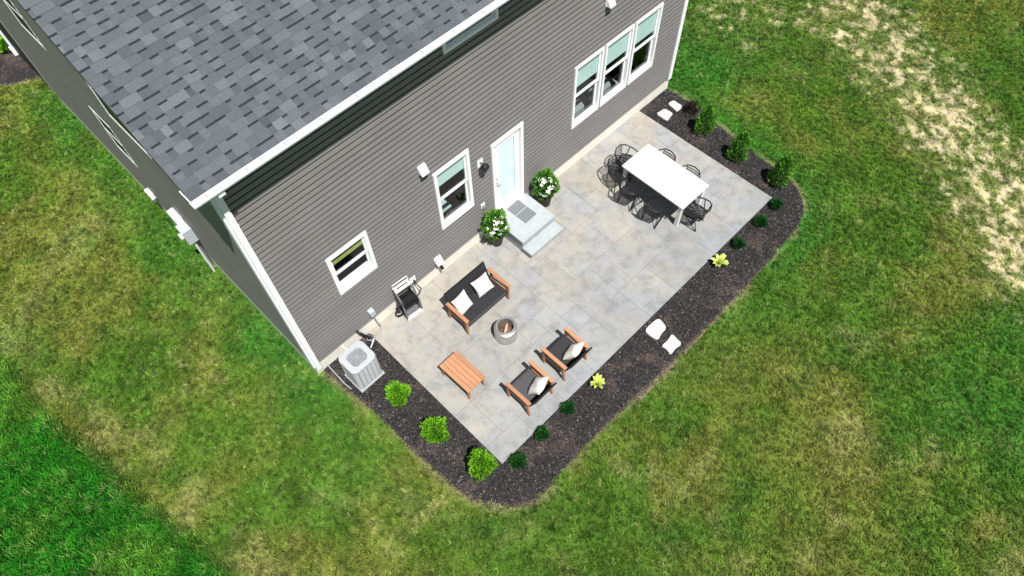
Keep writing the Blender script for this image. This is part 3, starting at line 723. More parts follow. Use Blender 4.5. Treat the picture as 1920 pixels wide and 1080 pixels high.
def window(fn, o, blind=0., rail=True, fw=.075, label=None, gl='glass', pj=.045, dw=0.):
    u0, u1, z0, z1 = o
    def rings(b, a0, a1, c0, c1, w, d0, d1):
        b.box(a0, a1, d0, d1, c1 - w, c1); b.box(a0, a1, d0, d1, c0, c0 + w); b.box(a0, a0 + w, d0, d1, c0 + w, c1 - w); b.box(a1 - w, a1, d0, d1, c0 + w, c1 - w)
    b = MB(fn); rings(b, u0, u1, z0, z1, fw, -.09, pj)
    fr = b.build('window', M['white'], house, label=label)
    a0, a1, c0, c1 = u0 + fw, u1 - fw, z0 + fw, z1 - fw; zm = (c0 + c1) / 2
    sw = .035
    b = MB(fn)
    if rail: rings(b, a0, a1, zm - .02, c1, sw, -.04, -.005); b.build('upper_sash', M['white'], fr)
    b = MB(fn); rings(b, a0, a1, c0, zm + .022 if rail else c1, sw, -.075 if rail else -.04 + dw, -.042 if rail else -.012 + dw); b.build('lower_sash', M['white'], fr)
    if rail: MB(fn).box(a0, a1, -.0745, .0, zm - .022, zm + .022).build('meeting_rail', M['white'], fr)
    MB(fn).box(a0 + .002, a1 - .002, -.05, min(.02, pj - .002), c0 - .001, c0 + .018).build('sill', M['white'], fr)
    if rail:
        MB(fn).box(a0 + sw, a1 - sw, -.026, -.021, zm + .0225, c1 - sw).build('pane', M[gl], fr)
        MB(fn).box(a0 + sw, a1 - sw, -.061, -.056, c0 + sw, zm - .0225).build('pane', M[gl], fr)
    else: MB(fn).box(a0 + sw, a1 - sw, -.028 + dw, -.018 + dw, c0 + sw, c1 - sw).build('pane', M[gl], fr)
    if blind: MB(fn).box(a0 + sw + .004, a1 - sw - .004, -.036, -.031, c1 - blind * (c1 - c0), c1).build('roller_blind', M['blind'], fr)
    return fr
w1 = window(F, W1, 0, label='small square window with a pale yellow bar behind the glass')
MB(F).box(W1[0] + .08, W1[1] - .08, -.044, -.034, 2.74, 2.84).build('blind_rail', M['yellow'], w1)
MB(F).box(W1[0] + .08, W1[1] - .08, -.16, -.09, 1.96, 2.0).build('inner_sill', M['white'], w1)
w2 = window(F, W2, .27, label='tall single window left of the door')
for T, bl in ((T1, .36), (T2, .38), (T3, .40)): window(F, T, bl, fw=.06)
window(F, UP, .0, rail=False, fw=.06, label='wide shallow window under the eave')
for o in SL:
    sw_ = window(S, o, 0, rail=False, fw=.035, pj=.017, dw=.027, gl='dark_glass'); zz = (o[2] + o[3]) / 2
    MB(S).box(o[0] + .04, o[1] - .04, -.0, .014, zz - .02, zz + .02).build('meeting_rail', M['white'], sw_)
# dark mullion gaps of the triple window
for a, b in ((T1[1], T2[0]), (T2[1], T3[0])): MB(F).box(a + .002, b - .002, -.06, .012, 1.45, 3.18).build('mullion', M['trim_dark'], house)
# door
dr = MB(F); u0, u1, z0, z1 = DOOR; dr.box(u0, u1, -.09, .045, z1 - .085, z1); dr.box(u0, u0 + .075, -.09, .045, z0, z1 - .085); dr.box(u1 - .075, u1, -.09, .045, z0, z1 - .085); dr.box(u0 + .075, u1 - .075, -.09, .03, z0, z0 + .12)
dro = dr.build('door', M['white'], house, label='white door with one tall frosted pane')
a0, a1, c0, c1 = u0 + .08, u1 - .08, z0 + .128, z1 - .09
b = MB(F); b.box(a0, a0 + .12, -.055, -.015, c0, c1); b.box(a1 - .12, a1, -.055, -.015, c0, c1); b.box(a0 + .12, a1 - .12, -.055, -.015, c0, c0 + .24); b.box(a0 + .12, a1 - .12, -.055, -.015, c1 - .13, c1); b.build('door_leaf', M['white'], dro)
b = MB(F); 
for r_ in ((a0 + .12, a1 - .12, c1 - .155, c1 - .13), (a0 + .12, a1 - .12, c0 + .24, c0 + .265), (a0 + .12, a0 + .145, c0 + .265, c1 - .155), (a1 - .145, a1 - .12, c0 + .265, c1 - .155)): b.box(r_[0], r_[1], -.02, -.008, r_[2], r_[3])
b.build('glazing_bead', M['white'], dro)
MB(F).box(a0 + .146, a1 - .146, -.045, -.026, c0 + .266, c1 - .156).build('pane', M['door_glass'], dro)
h = MB(F); h.tube([(a0 + .06, -.015, 1.48), (a0 + .06, .04, 1.48), (a0 + .16, .045, 1.48)], .010, 8); h.box(a0 + .035, a0 + .085, -.015, -.008, 1.42, 1.54); h.tube([(a0 + .06, -.015, 1.66), (a0 + .06, .01, 1.66)], .022, 12); h.build('handle', M['grey_plastic'], dro)
# furniture seen dimly through the glass
def inner(name, label, cat, boxes, mat):
    r = thing(name, label, cat, (boxes[0][0], boxes[0][2], boxes[0][4]))
    for nm, (x0, x1, y0, y1, z0_, z1_) in zip(('seat', 'backrest', 'armrest', 'armrest', 'leg', 'leg'), boxes):
        lx, ly, lz = r.location; MB().bbox(x0 - lx, x1 - lx, y0 - ly, y1 - ly, z0_ - lz, z1_ - lz, .04).build(nm, mat, r)
    return r
inner('indoor_sofa', 'grey upholstered seat dimly seen through the left of the three joined windows', 'sofa', [(7.5, 8.7, .65, 1.35, .50, .90), (7.5, 8.7, .35, .62, .50, 1.28), (7.25, 7.48, .4, 1.4, .50, 1.1)], M['sofa_grey'])
inner('indoor_armchair', 'grey armchair dimly seen through the middle of the three joined windows', 'armchair', [(8.95, 9.6, .7, 1.3, .50, .88), (8.95, 9.6, .38, .66, .50, 1.25), (9.62, 9.8, .4, 1.3, .50, 1.08)], M['sofa_grey'])
t = thing('indoor_desk', 'pale desk top dimly seen through the tall window left of the door', 'desk', (3.9, .75, .42))
MB().bbox(-.35, .4, -.25, .3, .70, .74).build('desktop', M['meter_grey'], t)
for sx in (-.3, .35):
    for sy in (-.2, .25): MB().box(sx - .02, sx + .02, sy - .02, sy + .02, 0, .70).build('leg', M['trim_dark'], t)

# front porch (far side): one white column and a slab roof
MB().box(.0, 4.2, HY1 + .05, 14.0, 2.9, 3.05).build('porch_roof', M['trim_dark'], house)
MB().box(.0, 4.2, HY1 + .03, 13.95, -.04, .08).build('porch_floor', M['concrete'], house)
MB().box(-.045, .05, HY1 + .04, 13.9, .0, 2.9).build('porch_shade_panel', M['black_plastic'], house)  # added panel, near-black to stand for the shade beyond the house corner
MB().box(-.10, .02, 13.92, 14.04, .22, 2.95).box(-.14, .06, 13.905, 14.08, .0, .22).build('porch_column', M['white'], house)

# ================================================================ THINGS ON THE WALLS
def wall_box(name, label, cat, u, z, w, h, d, mat, extra=None, group=None):
    r = thing(name, label, cat, (u, -.02, z), 0, group)
    b = MB(); b.box(-w / 2, w / 2, -.012, 0, -h / 2, h / 2); b.build('mounting_plate', mat, r)
    if extra: extra(r)
    return r
def vent_cap(r):
    b = MB(); b.add([(-.085, -.012, .085), (.085, -.012, .085), (.085, -.012, -.085), (-.085, -.012, -.085), (-.085, -.05, .07), (.085, -.05, .07), (.085, -.13, -.075), (-.085, -.13, -.075)],
                    [(0, 1, 2, 3), (4, 7, 6, 5), (0, 4, 5, 1), (0, 3, 7, 4), (1, 5, 6, 2), (3, 2, 6, 7)]); b.build('hood', M['white'], r)
wall_box('vent_cap', 'white exhaust vent hood on the siding left of the tall window', 'vent', 3.37, 3.60, .17, .18, 0, M['white'], vent_cap)
wall_box('vent_cap', 'white vent hood high on the siding above the three joined windows', 'vent', 8.45, 4.36, .19, .2, 0, M['white'], vent_cap)
def low_vent(r):
    vent_cap(r); MB().tube([(0, -.05, -.08), (0, -.10, -.17), (.01, -.14, -.24)], .035, 10).build('hose_stub', M['black_plastic'], r)
wall_box('dryer_vent', 'white vent with a black outlet low on the wall behind the sofa', 'vent', 3.33, .63, .17, .2, 0, M['white'], low_vent)
def lamp(r):
    MB().tube([(0, -.012, .02), (0, -.09, .06), (0, -.14, .05)], .013, 8).build('arm', M['black_metal'], r)
    smooth_by_angle(MB().lathe([(.02, .08), (.05, .055), (.085, .02), (.09, .0), (.07, -.01)], 18, (0, -.15)).build('lamp_shade', M['black_metal'], r))
    smooth_by_angle(MB().lathe([(.04, -.01), (.045, -.10), (.03, -.13)], 14, (0, -.15), True, True).build('lantern', M['black_metal'], r))
wall_box('wall_lamp', 'black wall lantern on a white plate between tall window and door', 'lamp', 4.77, 2.58, .15, .20, 0, M['white'], lamp)
def outlet(r):
    MB().bbox(-.035, .035, -.05, -.012, -.05, .05, .006).build('cover', M['grey_plastic'], r)
wall_box('outlet_box', 'small white outlet box low beside the left flower planter', 'outlet', 4.75, 1.20, .11, .15, 0, M['white'], outlet)
def spigot(r):
    MB().tube([(.01, -.012, -.02), (.01, -.07, -.03), (.01, -.08, -.08)], .016, 8).build('tap', M['black_metal'], r)
    MB().tube([(.01, -.08, -.08), (.04, -.13, -.2), (.08, -.13, -.32), (.02, -.12, -.45), (-.06, -.12, -.5)], .014, 8).build('hose', M['black_plastic'], r)
wall_box('hose_tap', 'white square tap plate with black hose beside the hose reel', 'tap', 2.62, .62, .15, .17, 0, M['white'], spigot)
def disc(r):
    MB().bbox(-.06, .06, -.10, -.012, -.09, .09, .01).build('cover', M['meter_grey'], r)
    MB().tube([(.0, -.08, -.09), (.02, -.12, -.3), (.05, -.16, -.5), (-.02, -.22, -.62), (-.12, -.3, -.64), (-.2, -.34, -.66)], .011, 6).build('flexible_conduit', M['grey_plastic'], r)
wall_box('disconnect_box', 'grey electrical disconnect box above the patio corner near the air conditioner', 'electrical box', 1.47, .70, .13, .2, 0, M['meter_grey'], disc)

# electric meter group on the left wall
mt = thing('electric_meter', 'white and grey electric meter boxes with conduits on the left wall of the house', 'electric meter', (HX0 - .02, 3.95, 0))
Lm = lambda x, y, z: (-x, y, z)
MB().bbox(-.15, -.004, .02, .36, 1.30, 1.75, .006).build('panel_box', M['white'], mt)
MB().bbox(-.22, -.004, -.28, .0, 1.20, 1.62, .006).build('meter_box', M['meter_grey'], mt)
MB(lambda x, y, z: (z, y, x)).lathe([(.08, -.28), (.075, -.22)], 20, (1.42, -.14), True, True).build('meter_dial', M['pale_plastic'], mt)
MB().bbox(-.13, -.004, .36, .55, 1.05, 1.45, .006).build('cable_box', M['white'], mt)
for yy, x_ in ((-.20, -.10), (-.08, -.06), (.1, -.07)): MB().tube([(x_, yy, 1.25), (x_, yy, -.05)], .028, 10).build('conduit', M['pale_plastic'], mt)
vt = thing('side_vent', 'white vent low on the left wall of the house', 'vent', (HX0 - .02, 5.95, .80)); MB().bbox(-.10, -.002, -.12, .12, -.09, .09, .01).build('hood', M['white'], vt)

# ================================================================ STEPS, DOORMAT
st = thing('door_steps', 'pale grey two tread concrete steps below the white door', 'steps', (5.56, 0, 0))
MB().box(-.50, .50, -.93, -.002, .002, .395).build('riser_block', M['step'], st); MB().bbox(-.53, .53, -.965, -.002, .395, .44, .012).build('tread', M['step'], st)
MB().box(-.50, .50, -1.20, -.935, .002, .175).build('riser_block', M['step'], st); MB().bbox(-.53, .53, -1.235, -.932, .175, .22, .012).build('tread', M['step'], st)
dm = thing('doormat', 'grey two panel doormat on the top step', 'doormat', (5.63, -.29, .441), R(1.5))
MB().bbox(-.185, .185, -.015, .25, 0, .012).build('mat_panel', M['mat'], dm); MB().bbox(-.185, .185, -.34, -.04, 0, .012).build('mat_panel', M['mat'], dm)

# ================================================================ AIR CONDITIONER
ac = thing('air_conditioner', 'light grey outdoor air conditioner unit at the house corner in the mulch', 'air conditioner', (.60, -.70, 0), R(1))
def rrect(w, h, r, n=5):
    p = []
    for cx, cy, a in ((w - r, h - r, 0), (-w + r, h - r, 90), (-w + r, -h + r, 180), (w - r, -h + r, 270)):
        for i in range(n + 1): t = R(a + 90 * i / n); p.append((cx + r * math.cos(t), cy + r * math.sin(t)))
    return p
MB().bbox(-.31, .31, -.29, .29, -.06, .02, .01).build('pad', M['grey_plastic'], ac)
MB().prism(rrect(.275, .25, .06), .022, .77).build('coil_case', M['ac_dark'], ac)
for (ax, lo, hi, fx) in (('x', -.19, .19, -.268), ('x', -.19, .19, .268), ('y', -.2, .2, .0), ('y', -.2, .2, 1.)):
    for i in range(4):
        a = lo + (hi - lo) * (i + .06) / 4; c_ = lo + (hi - lo) * (i + .94) / 4
        b = MB()
        if ax == 'y':
            y0 = -.268 if fx == 0 else .25; b.bbox(a, c_, y0, y0 + .018, .04, .76, .004)
        else:
            x0 = fx if fx > 0 else -.293; b.bbox(x0 + (.007 if fx > 0 else 0), x0 + .025, a, c_, .04, .76, .004)
        b.build('side_panel', M['ac'], ac)
for sx in (-1, 1):
    for sy in (-1, 1): MB(lambda x, y, z, sx=sx, sy=sy: (x * sx, y * sy, z)).add([(.205, .262, .03), (.225, .275, .03), (.275, .245, .03), (.298, .2, .03), (.27, .2, .03), (.205, .262, .772), (.225, .275, .772), (.275, .245, .772), (.298, .2, .772), (.27, .2, .772)],
        [(0, 1, 6, 5), (1, 2, 7, 6), (2, 3, 8, 7), (3, 4, 9, 8)]).build('corner_post', M['ac'], ac)
# lid: rounded plate with a round opening
o_ = rrect(.30, .28, .12, 7); nO = len(o_); lid = MB(); ang = [math.atan2(y, x) for x, y in o_]; ri = .205
inn = [(ri * math.cos(a), ri * math.sin(a) + .0) for a in ang]
lid.add([(x, y, .80) for x, y in o_] + [(x, y, .805) for x, y in inn] + [(x, y, .772) for x, y in o_] + [(x * .97, y * .97, .77) for x, y in inn],
        [(i, (i + 1) % nO, nO + (i + 1) % nO, nO + i) for i in range(nO)] + [(2 * nO + i, 2 * nO + (i + 1) % nO, (i + 1) % nO, i) for i in range(nO)] + [(nO + i, nO + (i + 1) % nO, 3 * nO + (i + 1) % nO, 3 * nO + i) for i in range(nO)])
lid.build('lid', M['ac_lid'], ac)
MB().lathe([(.2, .774), (.19, .68), (.0, .67)], 32, cap0=False).build('fan_shroud', M['ac_lid'], ac)
g = MB()
for r_ in [.02 + .014 * i for i in range(12)]:
    z = .805 + .02 * (1 - (r_ / .19) ** 2); g.tube([(r_ * math.cos(t), r_ * math.sin(t), z) for t in [2 * math.pi * i / 28 for i in range(28)]], .0024, 4, True)
for i in range(8):
    t = math.pi * i / 4; g.tube([(.0, 0, .825), (.10 * math.cos(t), .10 * math.sin(t), .819), (.19 * math.cos(t), .19 * math.sin(t), .806)], .003, 4)
g.build('fan_grille', M['ac_lid'], ac)
fan = MB().lathe([(.05, .68), (.05, .74)], 16, cap1=True)
for i in range(4):
    t = math.pi / 2 * i + .4; fan.add([(.05 * math.cos(t - .3), .05 * math.sin(t - .3), .74), (.165 * math.cos(t - .35), .165 * math.sin(t - .35), .745), (.165 * math.cos(t + .35), .165 * math.sin(t + .35), .70), (.05 * math.cos(t + .4), .05 * math.sin(t + .4), .70)], [(0, 1, 2, 3)])
fan.build('fan', M['ac'], ac)
ls = thing('refrigerant_line', 'black insulated line and looped cables between wall and air conditioner', 'cable', (1.05, -.05, 0))
MB().tube([(-.02, .03, .42), (-.0, -.06, .40), (.06, -.12, .30), (.12, -.18, .18), (.08, -.26, .12), (-.05, -.36, .15), (-.16, -.42, .2)], .030, 8).build('insulated_pipe', M['black_plastic'], ls)
for i in range(3): MB().tube([(.02 + .02 * i, .02, .36), (.08, -.07 - .03 * i, .30 + .02 * i), (.20, -.12, .2), (.24, -.2 + .02 * i, .12), (.14, -.28, .14 + .03 * i), (.04, -.2, .24), (.1, -.12, .26), (.2, -.2, .18)], .008, 6).build('cable_loop', M['grey_plastic'], ls)
MB().tube([(.10, -.25, .05), (.14, -.3, .3), (.1, -.36, .34), (-.02, -.4, .25)], .014, 6).build('copper_tube', M['pale_plastic'], ls)
cd = thing('drain_pipe', 'thin pale pipe lying along the house side of the air conditioner', 'pipe', (.18, -.02, .10))
MB().tube([(-.02, .02, .12), (-.02, -.30, .04), (-.02, -.62, .0), (.0, -.80, .0)], .012, 8).build('pipe', M['grey_plastic'], cd)
MB().tube([(.46, .02, .16), (.46, -.22, .14)], .022, 8).build('stub_pipe', M['pale_plastic'], cd)

# ================================================================ HOSE REEL
hr = thing('hose_reel', 'pale grey hose reel cart holding black hose against the wall', 'hose reel', (2.27, -.20, 0), R(-4))
for sx in (-1, 1):
    b = MB(); x = sx * .19
    b.tube([(x, -.19, .03), (x, -.205, .12), (x, -.17, .40), (x, -.08, .66), (x, .06, .86), (x, .10, .90)], [.022, .024, .026, .026, .024, .02], 8)
    b.tube([(x, -.19, .03), (x, .12, .03), (x, .15, .08), (x, .12, .5), (x, .10, .88)], .016, 8); b.build('side_frame', M['reel_frame'], hr)
MB().bbox(-.20, .20, -.235, -.165, .0, .07, .01).build('front_bar', M['pale_plastic'], hr); MB().bbox(-.17, .17, -.16, .13, .02, .045, .005).build('base_tray', M['reel_frame'], hr)
b = MB(); b.bbox(-.20, .20, -.0, .15, .84, .90, .015); b.build('top_tray', M['pale_plastic'], hr)
MB().box(-.14, .14, .05, .075, .9005, .906).build('grip_slot', M['black_plastic'], hr)
MB().tube([(-.19, .10, .92), (-.19, .13, 1.0), (.19, .13, 1.0), (.19, .10, .92)], .014, 8).build('push_handle', M['pale_plastic'], hr)
XA = lambda x, y, z: (z, x, y)
MB(XA).lathe([(.10, -.15), (.10, .15)], 20, (-.03, .45), True, True).build('drum', M['black_plastic'], hr)
ho = MB(XA)
for i in range(11): ho.tube([(-.03 + (.14 + .02 * (i % 2)) * math.cos(t), .45 + (.14 + .02 * (i % 2)) * math.sin(t), -.135 + .027 * i) for t in [2 * math.pi * k_ / 20 for k_ in range(20)]], .0135, 6, True)
ho.build('wound_hose', M['black_plastic'], hr)
for sx in (-1, 1): MB(XA).lathe([(.19, sx * .16 - .006), (.19, sx * .16 + .006)], 24, (-.03, .45), True, True).build('reel_flange', M['black_plastic'], hr)
MB().tube([(-.2, -.03, .45), (-.26, -.03, .45), (-.26, -.10, .40), (-.32, -.10, .40)], .016, 8).build('crank', M['black_plastic'], hr)
for sx in (-1, 1): MB(XA).lathe([(.07, sx * .23 - .02), (.07, sx * .23 + .02)], 16, (.10, .075), True, True).build('wheel', M['black_plastic'], hr)
lh = MB()
lh.tube([(-.24 + .10 * math.cos(t) , .03 + .07 * math.sin(t * 1.0), .03 + .02 * (i % 5)) for i, t in enumerate([.55 * k_ for k_ in range(36)])], .011, 6); lh.tube([(-.15, .02, .05), (-.2, .08, .25), (-.22, .1, .3)], .011, 6)
lh.build('loose_hose', M['black_plastic'], hr)

# ================================================================ LOUNGE SET
def pillow_mesh(s=.42, t=.085, n=14):
    b = MB(); vs = []
    for side in (1, -1):
        for i in range(n + 1):
            for j in range(n + 1):
                u, v_ = 2 * i / n - 1, 2 * j / n - 1; e = (1 - abs(u) ** 2.6) * (1 - abs(v_) ** 2.6); pull = 1 - .10 * (1 - abs(u) ** 2) * abs(v_) ** 3; pull2 = 1 - .10 * (1 - abs(v_) ** 2) * abs(u) ** 3
                vs.append((u * s / 2 * pull2, side * (t * max(e, 0) ** .5 + .004) * (1 + .08 * math.sin(5 * u + 3 * v_)), v_ * s / 2 * pull))
    fs = []
    for k_ in range(2):
        o = k_ * (n + 1) ** 2
        for i in range(n):
            for j in range(n):
                a = o + i * (n + 1) + j; f = (a, a + 1, a + n + 2, a + n + 1); fs.append(f if k_ == 0 else f[::-1])
    m_ = (n + 1) ** 2; rim = [i * (n + 1) for i in range(n + 1)] + [n * (n + 1) + j for j in range(1, n + 1)] + [i * (n + 1) + n for i in range(n - 1, -1, -1)] + [j for j in range(n - 1, 0, -1)]
    for a, c_ in zip(rim, rim[1:] + rim[:1]): fs.append((a, c_, c_ + m_, a + m_))
    b.add(vs, fs); return b.mesh('cushion', M['cushion'], smooth=True)
PM = pillow_mesh()
def pillow(loc, rot, label, group):
    o = bpy.data.objects.new('cushion', PM); o.location = loc; o.rotation_euler = rot; link(o); return tag(o, label, 'cushion', group)
def lounge(name, label, cat, w, loc, rz, group=None, cord='cord', pitch=.0185):
    """faces local -y; armrests from y=-.33 to .33 at z .60"""
    r = thing(name, label, cat, loc, rz, group); hw = w / 2
    for s in (-1, 1):
        x = s * (hw - .04)
        MB().bbox(x - .04, x + .04, -.335, .315, .568, .600, .006).build('armrest', M['wood'], r)
        MB().beam((x, -.285, .0), (x, -.275, .567), .036, .05, up=(0, 1, 0), w2=.042, h2=.085).build('leg', M['wood'], r)
        MB().beam((x, .30, .0), (x, .20, .567), .036, .045, up=(0, 1, 0), w2=.04, h2=.07).build('leg', M['wood'], r)
        MB().beam((x - s * .012, -.26, .33), (x - s * .012, .24, .30), .028, .06).build('side_rail', M['wood'], r)
        MB().beam((x - s * .012, -.25, .46), (x - s * .012, .21, .40), .02, .035).build('side_rail', M['wood'], r)
    MB().box(-hw + .062, hw - .062, -.30, -.262, .285, .352).build('front_rail', M['black_metal'], r)
    MB().box(-hw + .062, hw - .062, .20, .235, .26, .32).build('rear_rail', M['black_metal'], r)
    for s in (-1, 1): MB().beam((s * (hw - .085), -.262, .33), (s * (hw - .085), .22, .30), .03, .05).build('seat_frame', M['black_metal'], r)
    n = int((w - .2) / pitch); a = MB(); c_ = MB()
    for i in range(n):
        x = -hw + .105 + i * (w - .21) / (n - 1)
        pts = [(x, -.312, .30), (x, -.312, .352), (x, -.275, .366), (x, -.1, .352), (x, .1, .338), (x, .205, .333)]
        for p, q_ in zip(pts[:-1], pts[1:]): a.beam(p, q_, .0125, .006, up=(0, -1, .3))
        c_.beam((x, .235, .33), (x, .40, .76), .0125, .006, up=(0, -1, 0)); c_.beam((x, .262, .33), (x, .425, .755), .0125, .006, up=(0, -1, 0))
    a.build('cord_seat', M[cord], r, kind='stuff'); c_.build('cord_back', M['cord'], r, kind='stuff')
    b = MB(); 
    for s in (-1, 1): b.beam((s * (hw - .085), .245, .30), (s * (hw - .085), .415, .77), .028, .028, up=(1, 0, 0))
    b.beam((-hw + .07, .413, .772), (hw - .07, .413, .772), .03, .03); b.beam((-hw + .10, .253, .33), (hw - .10, .253, .33), .02, .03)
    b.build('back_frame', M['black_metal'], r)
    # webbing under the cords
    MB().add([(-hw + .1, -.29, .335), (hw - .1, -.29, .335), (hw - .1, .22, .318), (-hw + .1, .22, .318)], [(0, 1, 2, 3)]).build('webbing', M['black_plastic'], r)
    MB().add([(-hw + .1, .25, .33), (hw - .1, .25, .33), (hw - .1, .412, .76), (-hw + .1, .412, .76)], [(0, 1, 2, 3)]).build('webbing', M['black_plastic'], r)
    return r
lounge('outdoor_sofa', 'black cord two seat sofa with wooden arms and two cream cushions', 'sofa', 1.29, (3.35, -1.28, .002), R(0))
lounge('armchair', 'wooden armed lounge chair nearer the mulch bed on the right, with plain dark seat', 'armchair', .74, (3.72, -3.46, .002), R(180), 'lounge chairs facing the fire pit')
lounge('armchair', 'wooden armed lounge chair on the left beside the coffee table, with striped cord seat', 'armchair', .74, (2.675, -3.475, .002), R(180), 'lounge chairs facing the fire pit', 'cord_pale', .030)
pillow((3.00, -1.17, .53), (R(-38), R(4), R(8)), 'cream cushion at the left end of the sofa', 'cream cushions')
pillow((3.60, -1.16, .54), (R(-36), R(-6), R(-6)), 'cream cushion at the right end of the sofa', 'cream cushions')
pillow((3.80, -3.60, .54), (R(36), R(8), R(14)), 'cream cushion on the lounge chair nearest the white stepping stones', 'cream cushions')
pillow((2.76, -3.61, .54), (R(38), R(-4), R(16)), 'cream cushion on the lounge chair beside the coffee table', 'cream cushions')

ct = thing('coffee_table', 'low slatted wooden coffee table on the patio', 'coffee table', (1.955, -2.27, .002), R(1))
for i in range(5):
    x0 = -.245 + i * .098; MB().bbox(x0 + .002, x0 + .095, -.425, .425, .39, .418, .004).build('plank', M['wood'], ct)
for sx in (-1, 1):
    for sy in (-1, 1): MB().beam((sx * .205, sy * .385, 0), (sx * .195, sy * .37, .39), .04, .04, up=(0, 1, 0), w2=.05, h2=.06).build('leg', M['wood'], ct)
    MB().box(sx * .20 - .012, sx * .20 + .012, -.34, .34, .33, .389).build('apron', M['wood'], ct)
for sy in (-1, 1): MB().box(-.17, .17, sy * .37 - .012, sy * .37 + .012, .33, .389).build('apron', M['wood'], ct)

# fire pit
fp = thing('fire_pit', 'round stainless steel smokeless fire pit with ash and sticks', 'fire pit', (3.29, -2.16, .002))
smooth_by_angle(MB().lathe([(.236, 0), (.245, .02), (.245, .345), (.238, .372), (.215, .385), (.19, .388)], 48).build('outer_wall', M['steel'], fp), 30)
smooth_by_angle(MB().lathe([(.21, .385), (.213, .412), (.205, .424), (.182, .428), (.172, .418), (.172, .10)], 48, cap0=False).build('rim', M['steel'], fp), 30)
MB().lathe([(.171, .20), (.12, .27), (.05, .295), (.0, .30)], 24, cap0=False).build('ash_bed', M['ash'], fp)
rl = random.Random(4)
for i in range(5):
    a = rl.uniform(0, 3.14); cx, cy = rl.uniform(-.04, .05), rl.uniform(-.05, .04)
    MB().tube([(cx - .09 * math.cos(a), cy - .09 * math.sin(a), 0.30 + .012 * i), (cx + .09 * math.cos(a), cy + .09 * math.sin(a), .325 + .014 * i)], .018, 7).build('log', M['log'] if i < 3 else M['log_pale'], fp)

# ================================================================ DINING SET
tb = thing('dining_table', 'long white outdoor dining table with thick legs', 'table', (8.50, -2.145, .002), R(-.6))
for i in range(6):
    y0 = -.90 + i * .30; MB().bbox(-.475, .475, y0 + .003, y0 + .297, .715, .75, .002).build('table_slat', M['table'], tb)
for sx in (-1, 1):
    for sy in (-1, 1): MB().bbox(sx * .40 - .045, sx * .40 + .045, sy * .81 - .045, sy * .81 + .045, 0, .714).build('leg', M['table'], tb)
    MB().box(sx * .40 - .015, sx * .40 + .015, -.76, .76, .63, .7145).build('apron', M['table'], tb)
for sy in (-1, 1): MB().box(-.35, .35, sy * .81 - .015, sy * .81 + .015, .63, .7145).build('apron', M['table'], tb)
def chair(loc, rz, label):
    r = thing('dining_chair', label, 'chair', loc, rz, 'black metal dining chairs around the white table'); r.scale = (.93,) * 3
    bm = M['black_metal']
    rim = [(-.25, .24, .62), (-.275, .12, .655), (-.285, -.04, .69), (-.25, -.19, .725), (-.16, -.285, .75), (0, -.32, .76), (.16, -.285, .75), (.25, -.19, .725), (.285, -.04, .69), (.275, .12, .655), (.25, .24, .62)]
    MB().tube(rim, .016, 8).build('rim_rail', bm, r)
    for s in (-1, 1):
        MB().tube([(s * .25, .24, .62), (s * .235, .255, .5), (s * .22, .24, .0)], .014, 6).build('leg', bm, r)
        MB().tube([(s * .23, .16, .435), (s * .20, -.20, .0), (s * .283, -.06, .69)], .014, 6).build('leg', bm, r)
    fr = MB().tube([(-.22, .22, .44), (-.235, .0, .44), (-.20, -.20, .43), (0, -.235, .43), (.20, -.20, .43), (.235, .0, .44), (.22, .22, .44), (0, .245, .44)], .015, 6, True); fr.build('seat_frame', bm, r)
    for i in range(9):
        x = -.192 + i * .048; MB().beam((x, .235, .443), (x, -.21, .436), .034, .007).build('seat_slat', bm, r)
    for i in range(4):
        z = .50 + i * .062; t = (z - .43) / .32; hw = .155 + .03 * t; y = -.215 - .075 * t
        MB().beam((-hw, y + .006, z), (0, y - .014, z), .006, .030).beam((0, y - .014, z), (hw, y + .006, z), .006, .030).build('back_slat', bm, r)
    for s in (-1, 1): MB().tube([(s * .15, -.215, .43), (s * .185, -.275, .745)], .009, 6).build('upright', bm, r)
    return r
c0 = chair((8.46, -1.07, .002), R(194), 'black metal chair at the house end of the white table, nearer the wall bed')
DC = [((8.05, -1.18, .002), R(160), 'black metal chair standing off the left corner at the house end of the white table'),
      ((7.82, -1.74, .002), R(-92), 'black metal chair at the left long side of the white table, nearer the house'),
      ((7.82, -2.47, .002), R(-88), 'black metal chair at the left long side of the white table, farther from the house'),
      ((8.91, -1.76, .002), R(88), 'black metal chair tucked under the right long side, nearer the house'),
      ((8.91, -2.48, .002), R(92), 'black metal chair tucked under the right long side, farther from the house'),
      ((8.40, -3.18, .002), R(10), 'black metal chair pulled out at the outer end of the white table')]
for loc, rz, lb in DC: copy_thing(c0, loc, rz, lb)

# ================================================================ STEPPING STONES
def stone(poly, z, label):
    b = MB(); cx = sum(p[0] for p in poly) / len(poly); cy = sum(p[1] for p in poly) / len(poly); P = [(x - cx, y - cy) for x, y in smooth_poly(poly, 1)]
    n = len(P); b.add([(x, y, -.03) for x, y in P] + [(x, y, .02) for x, y in P] + [(x * .95, y * .95, .027) for x, y in P],
                      [tuple(range(2 * n, 3 * n))] + [(i, (i + 1) % n, n + (i + 1) % n, n + i) for i in range(n)] + [(n + i, n + (i + 1) % n, 2 * n + (i + 1) % n, 2 * n + i) for i in range(n)])
    o = b.build('stepping_stone', M['paver']); o.location = (cx, cy, z); return tag(o, label, 'stepping stone', 'white stepping stones')
stone([(5.42, -4.20), (5.64, -4.19), (5.87, -4.22), (5.85, -4.36), (5.80, -4.50), (5.62, -4.50), (5.44, -4.55), (5.41, -4.38)], 0, 'irregular white stepping stone touching the patio edge in the long bed')
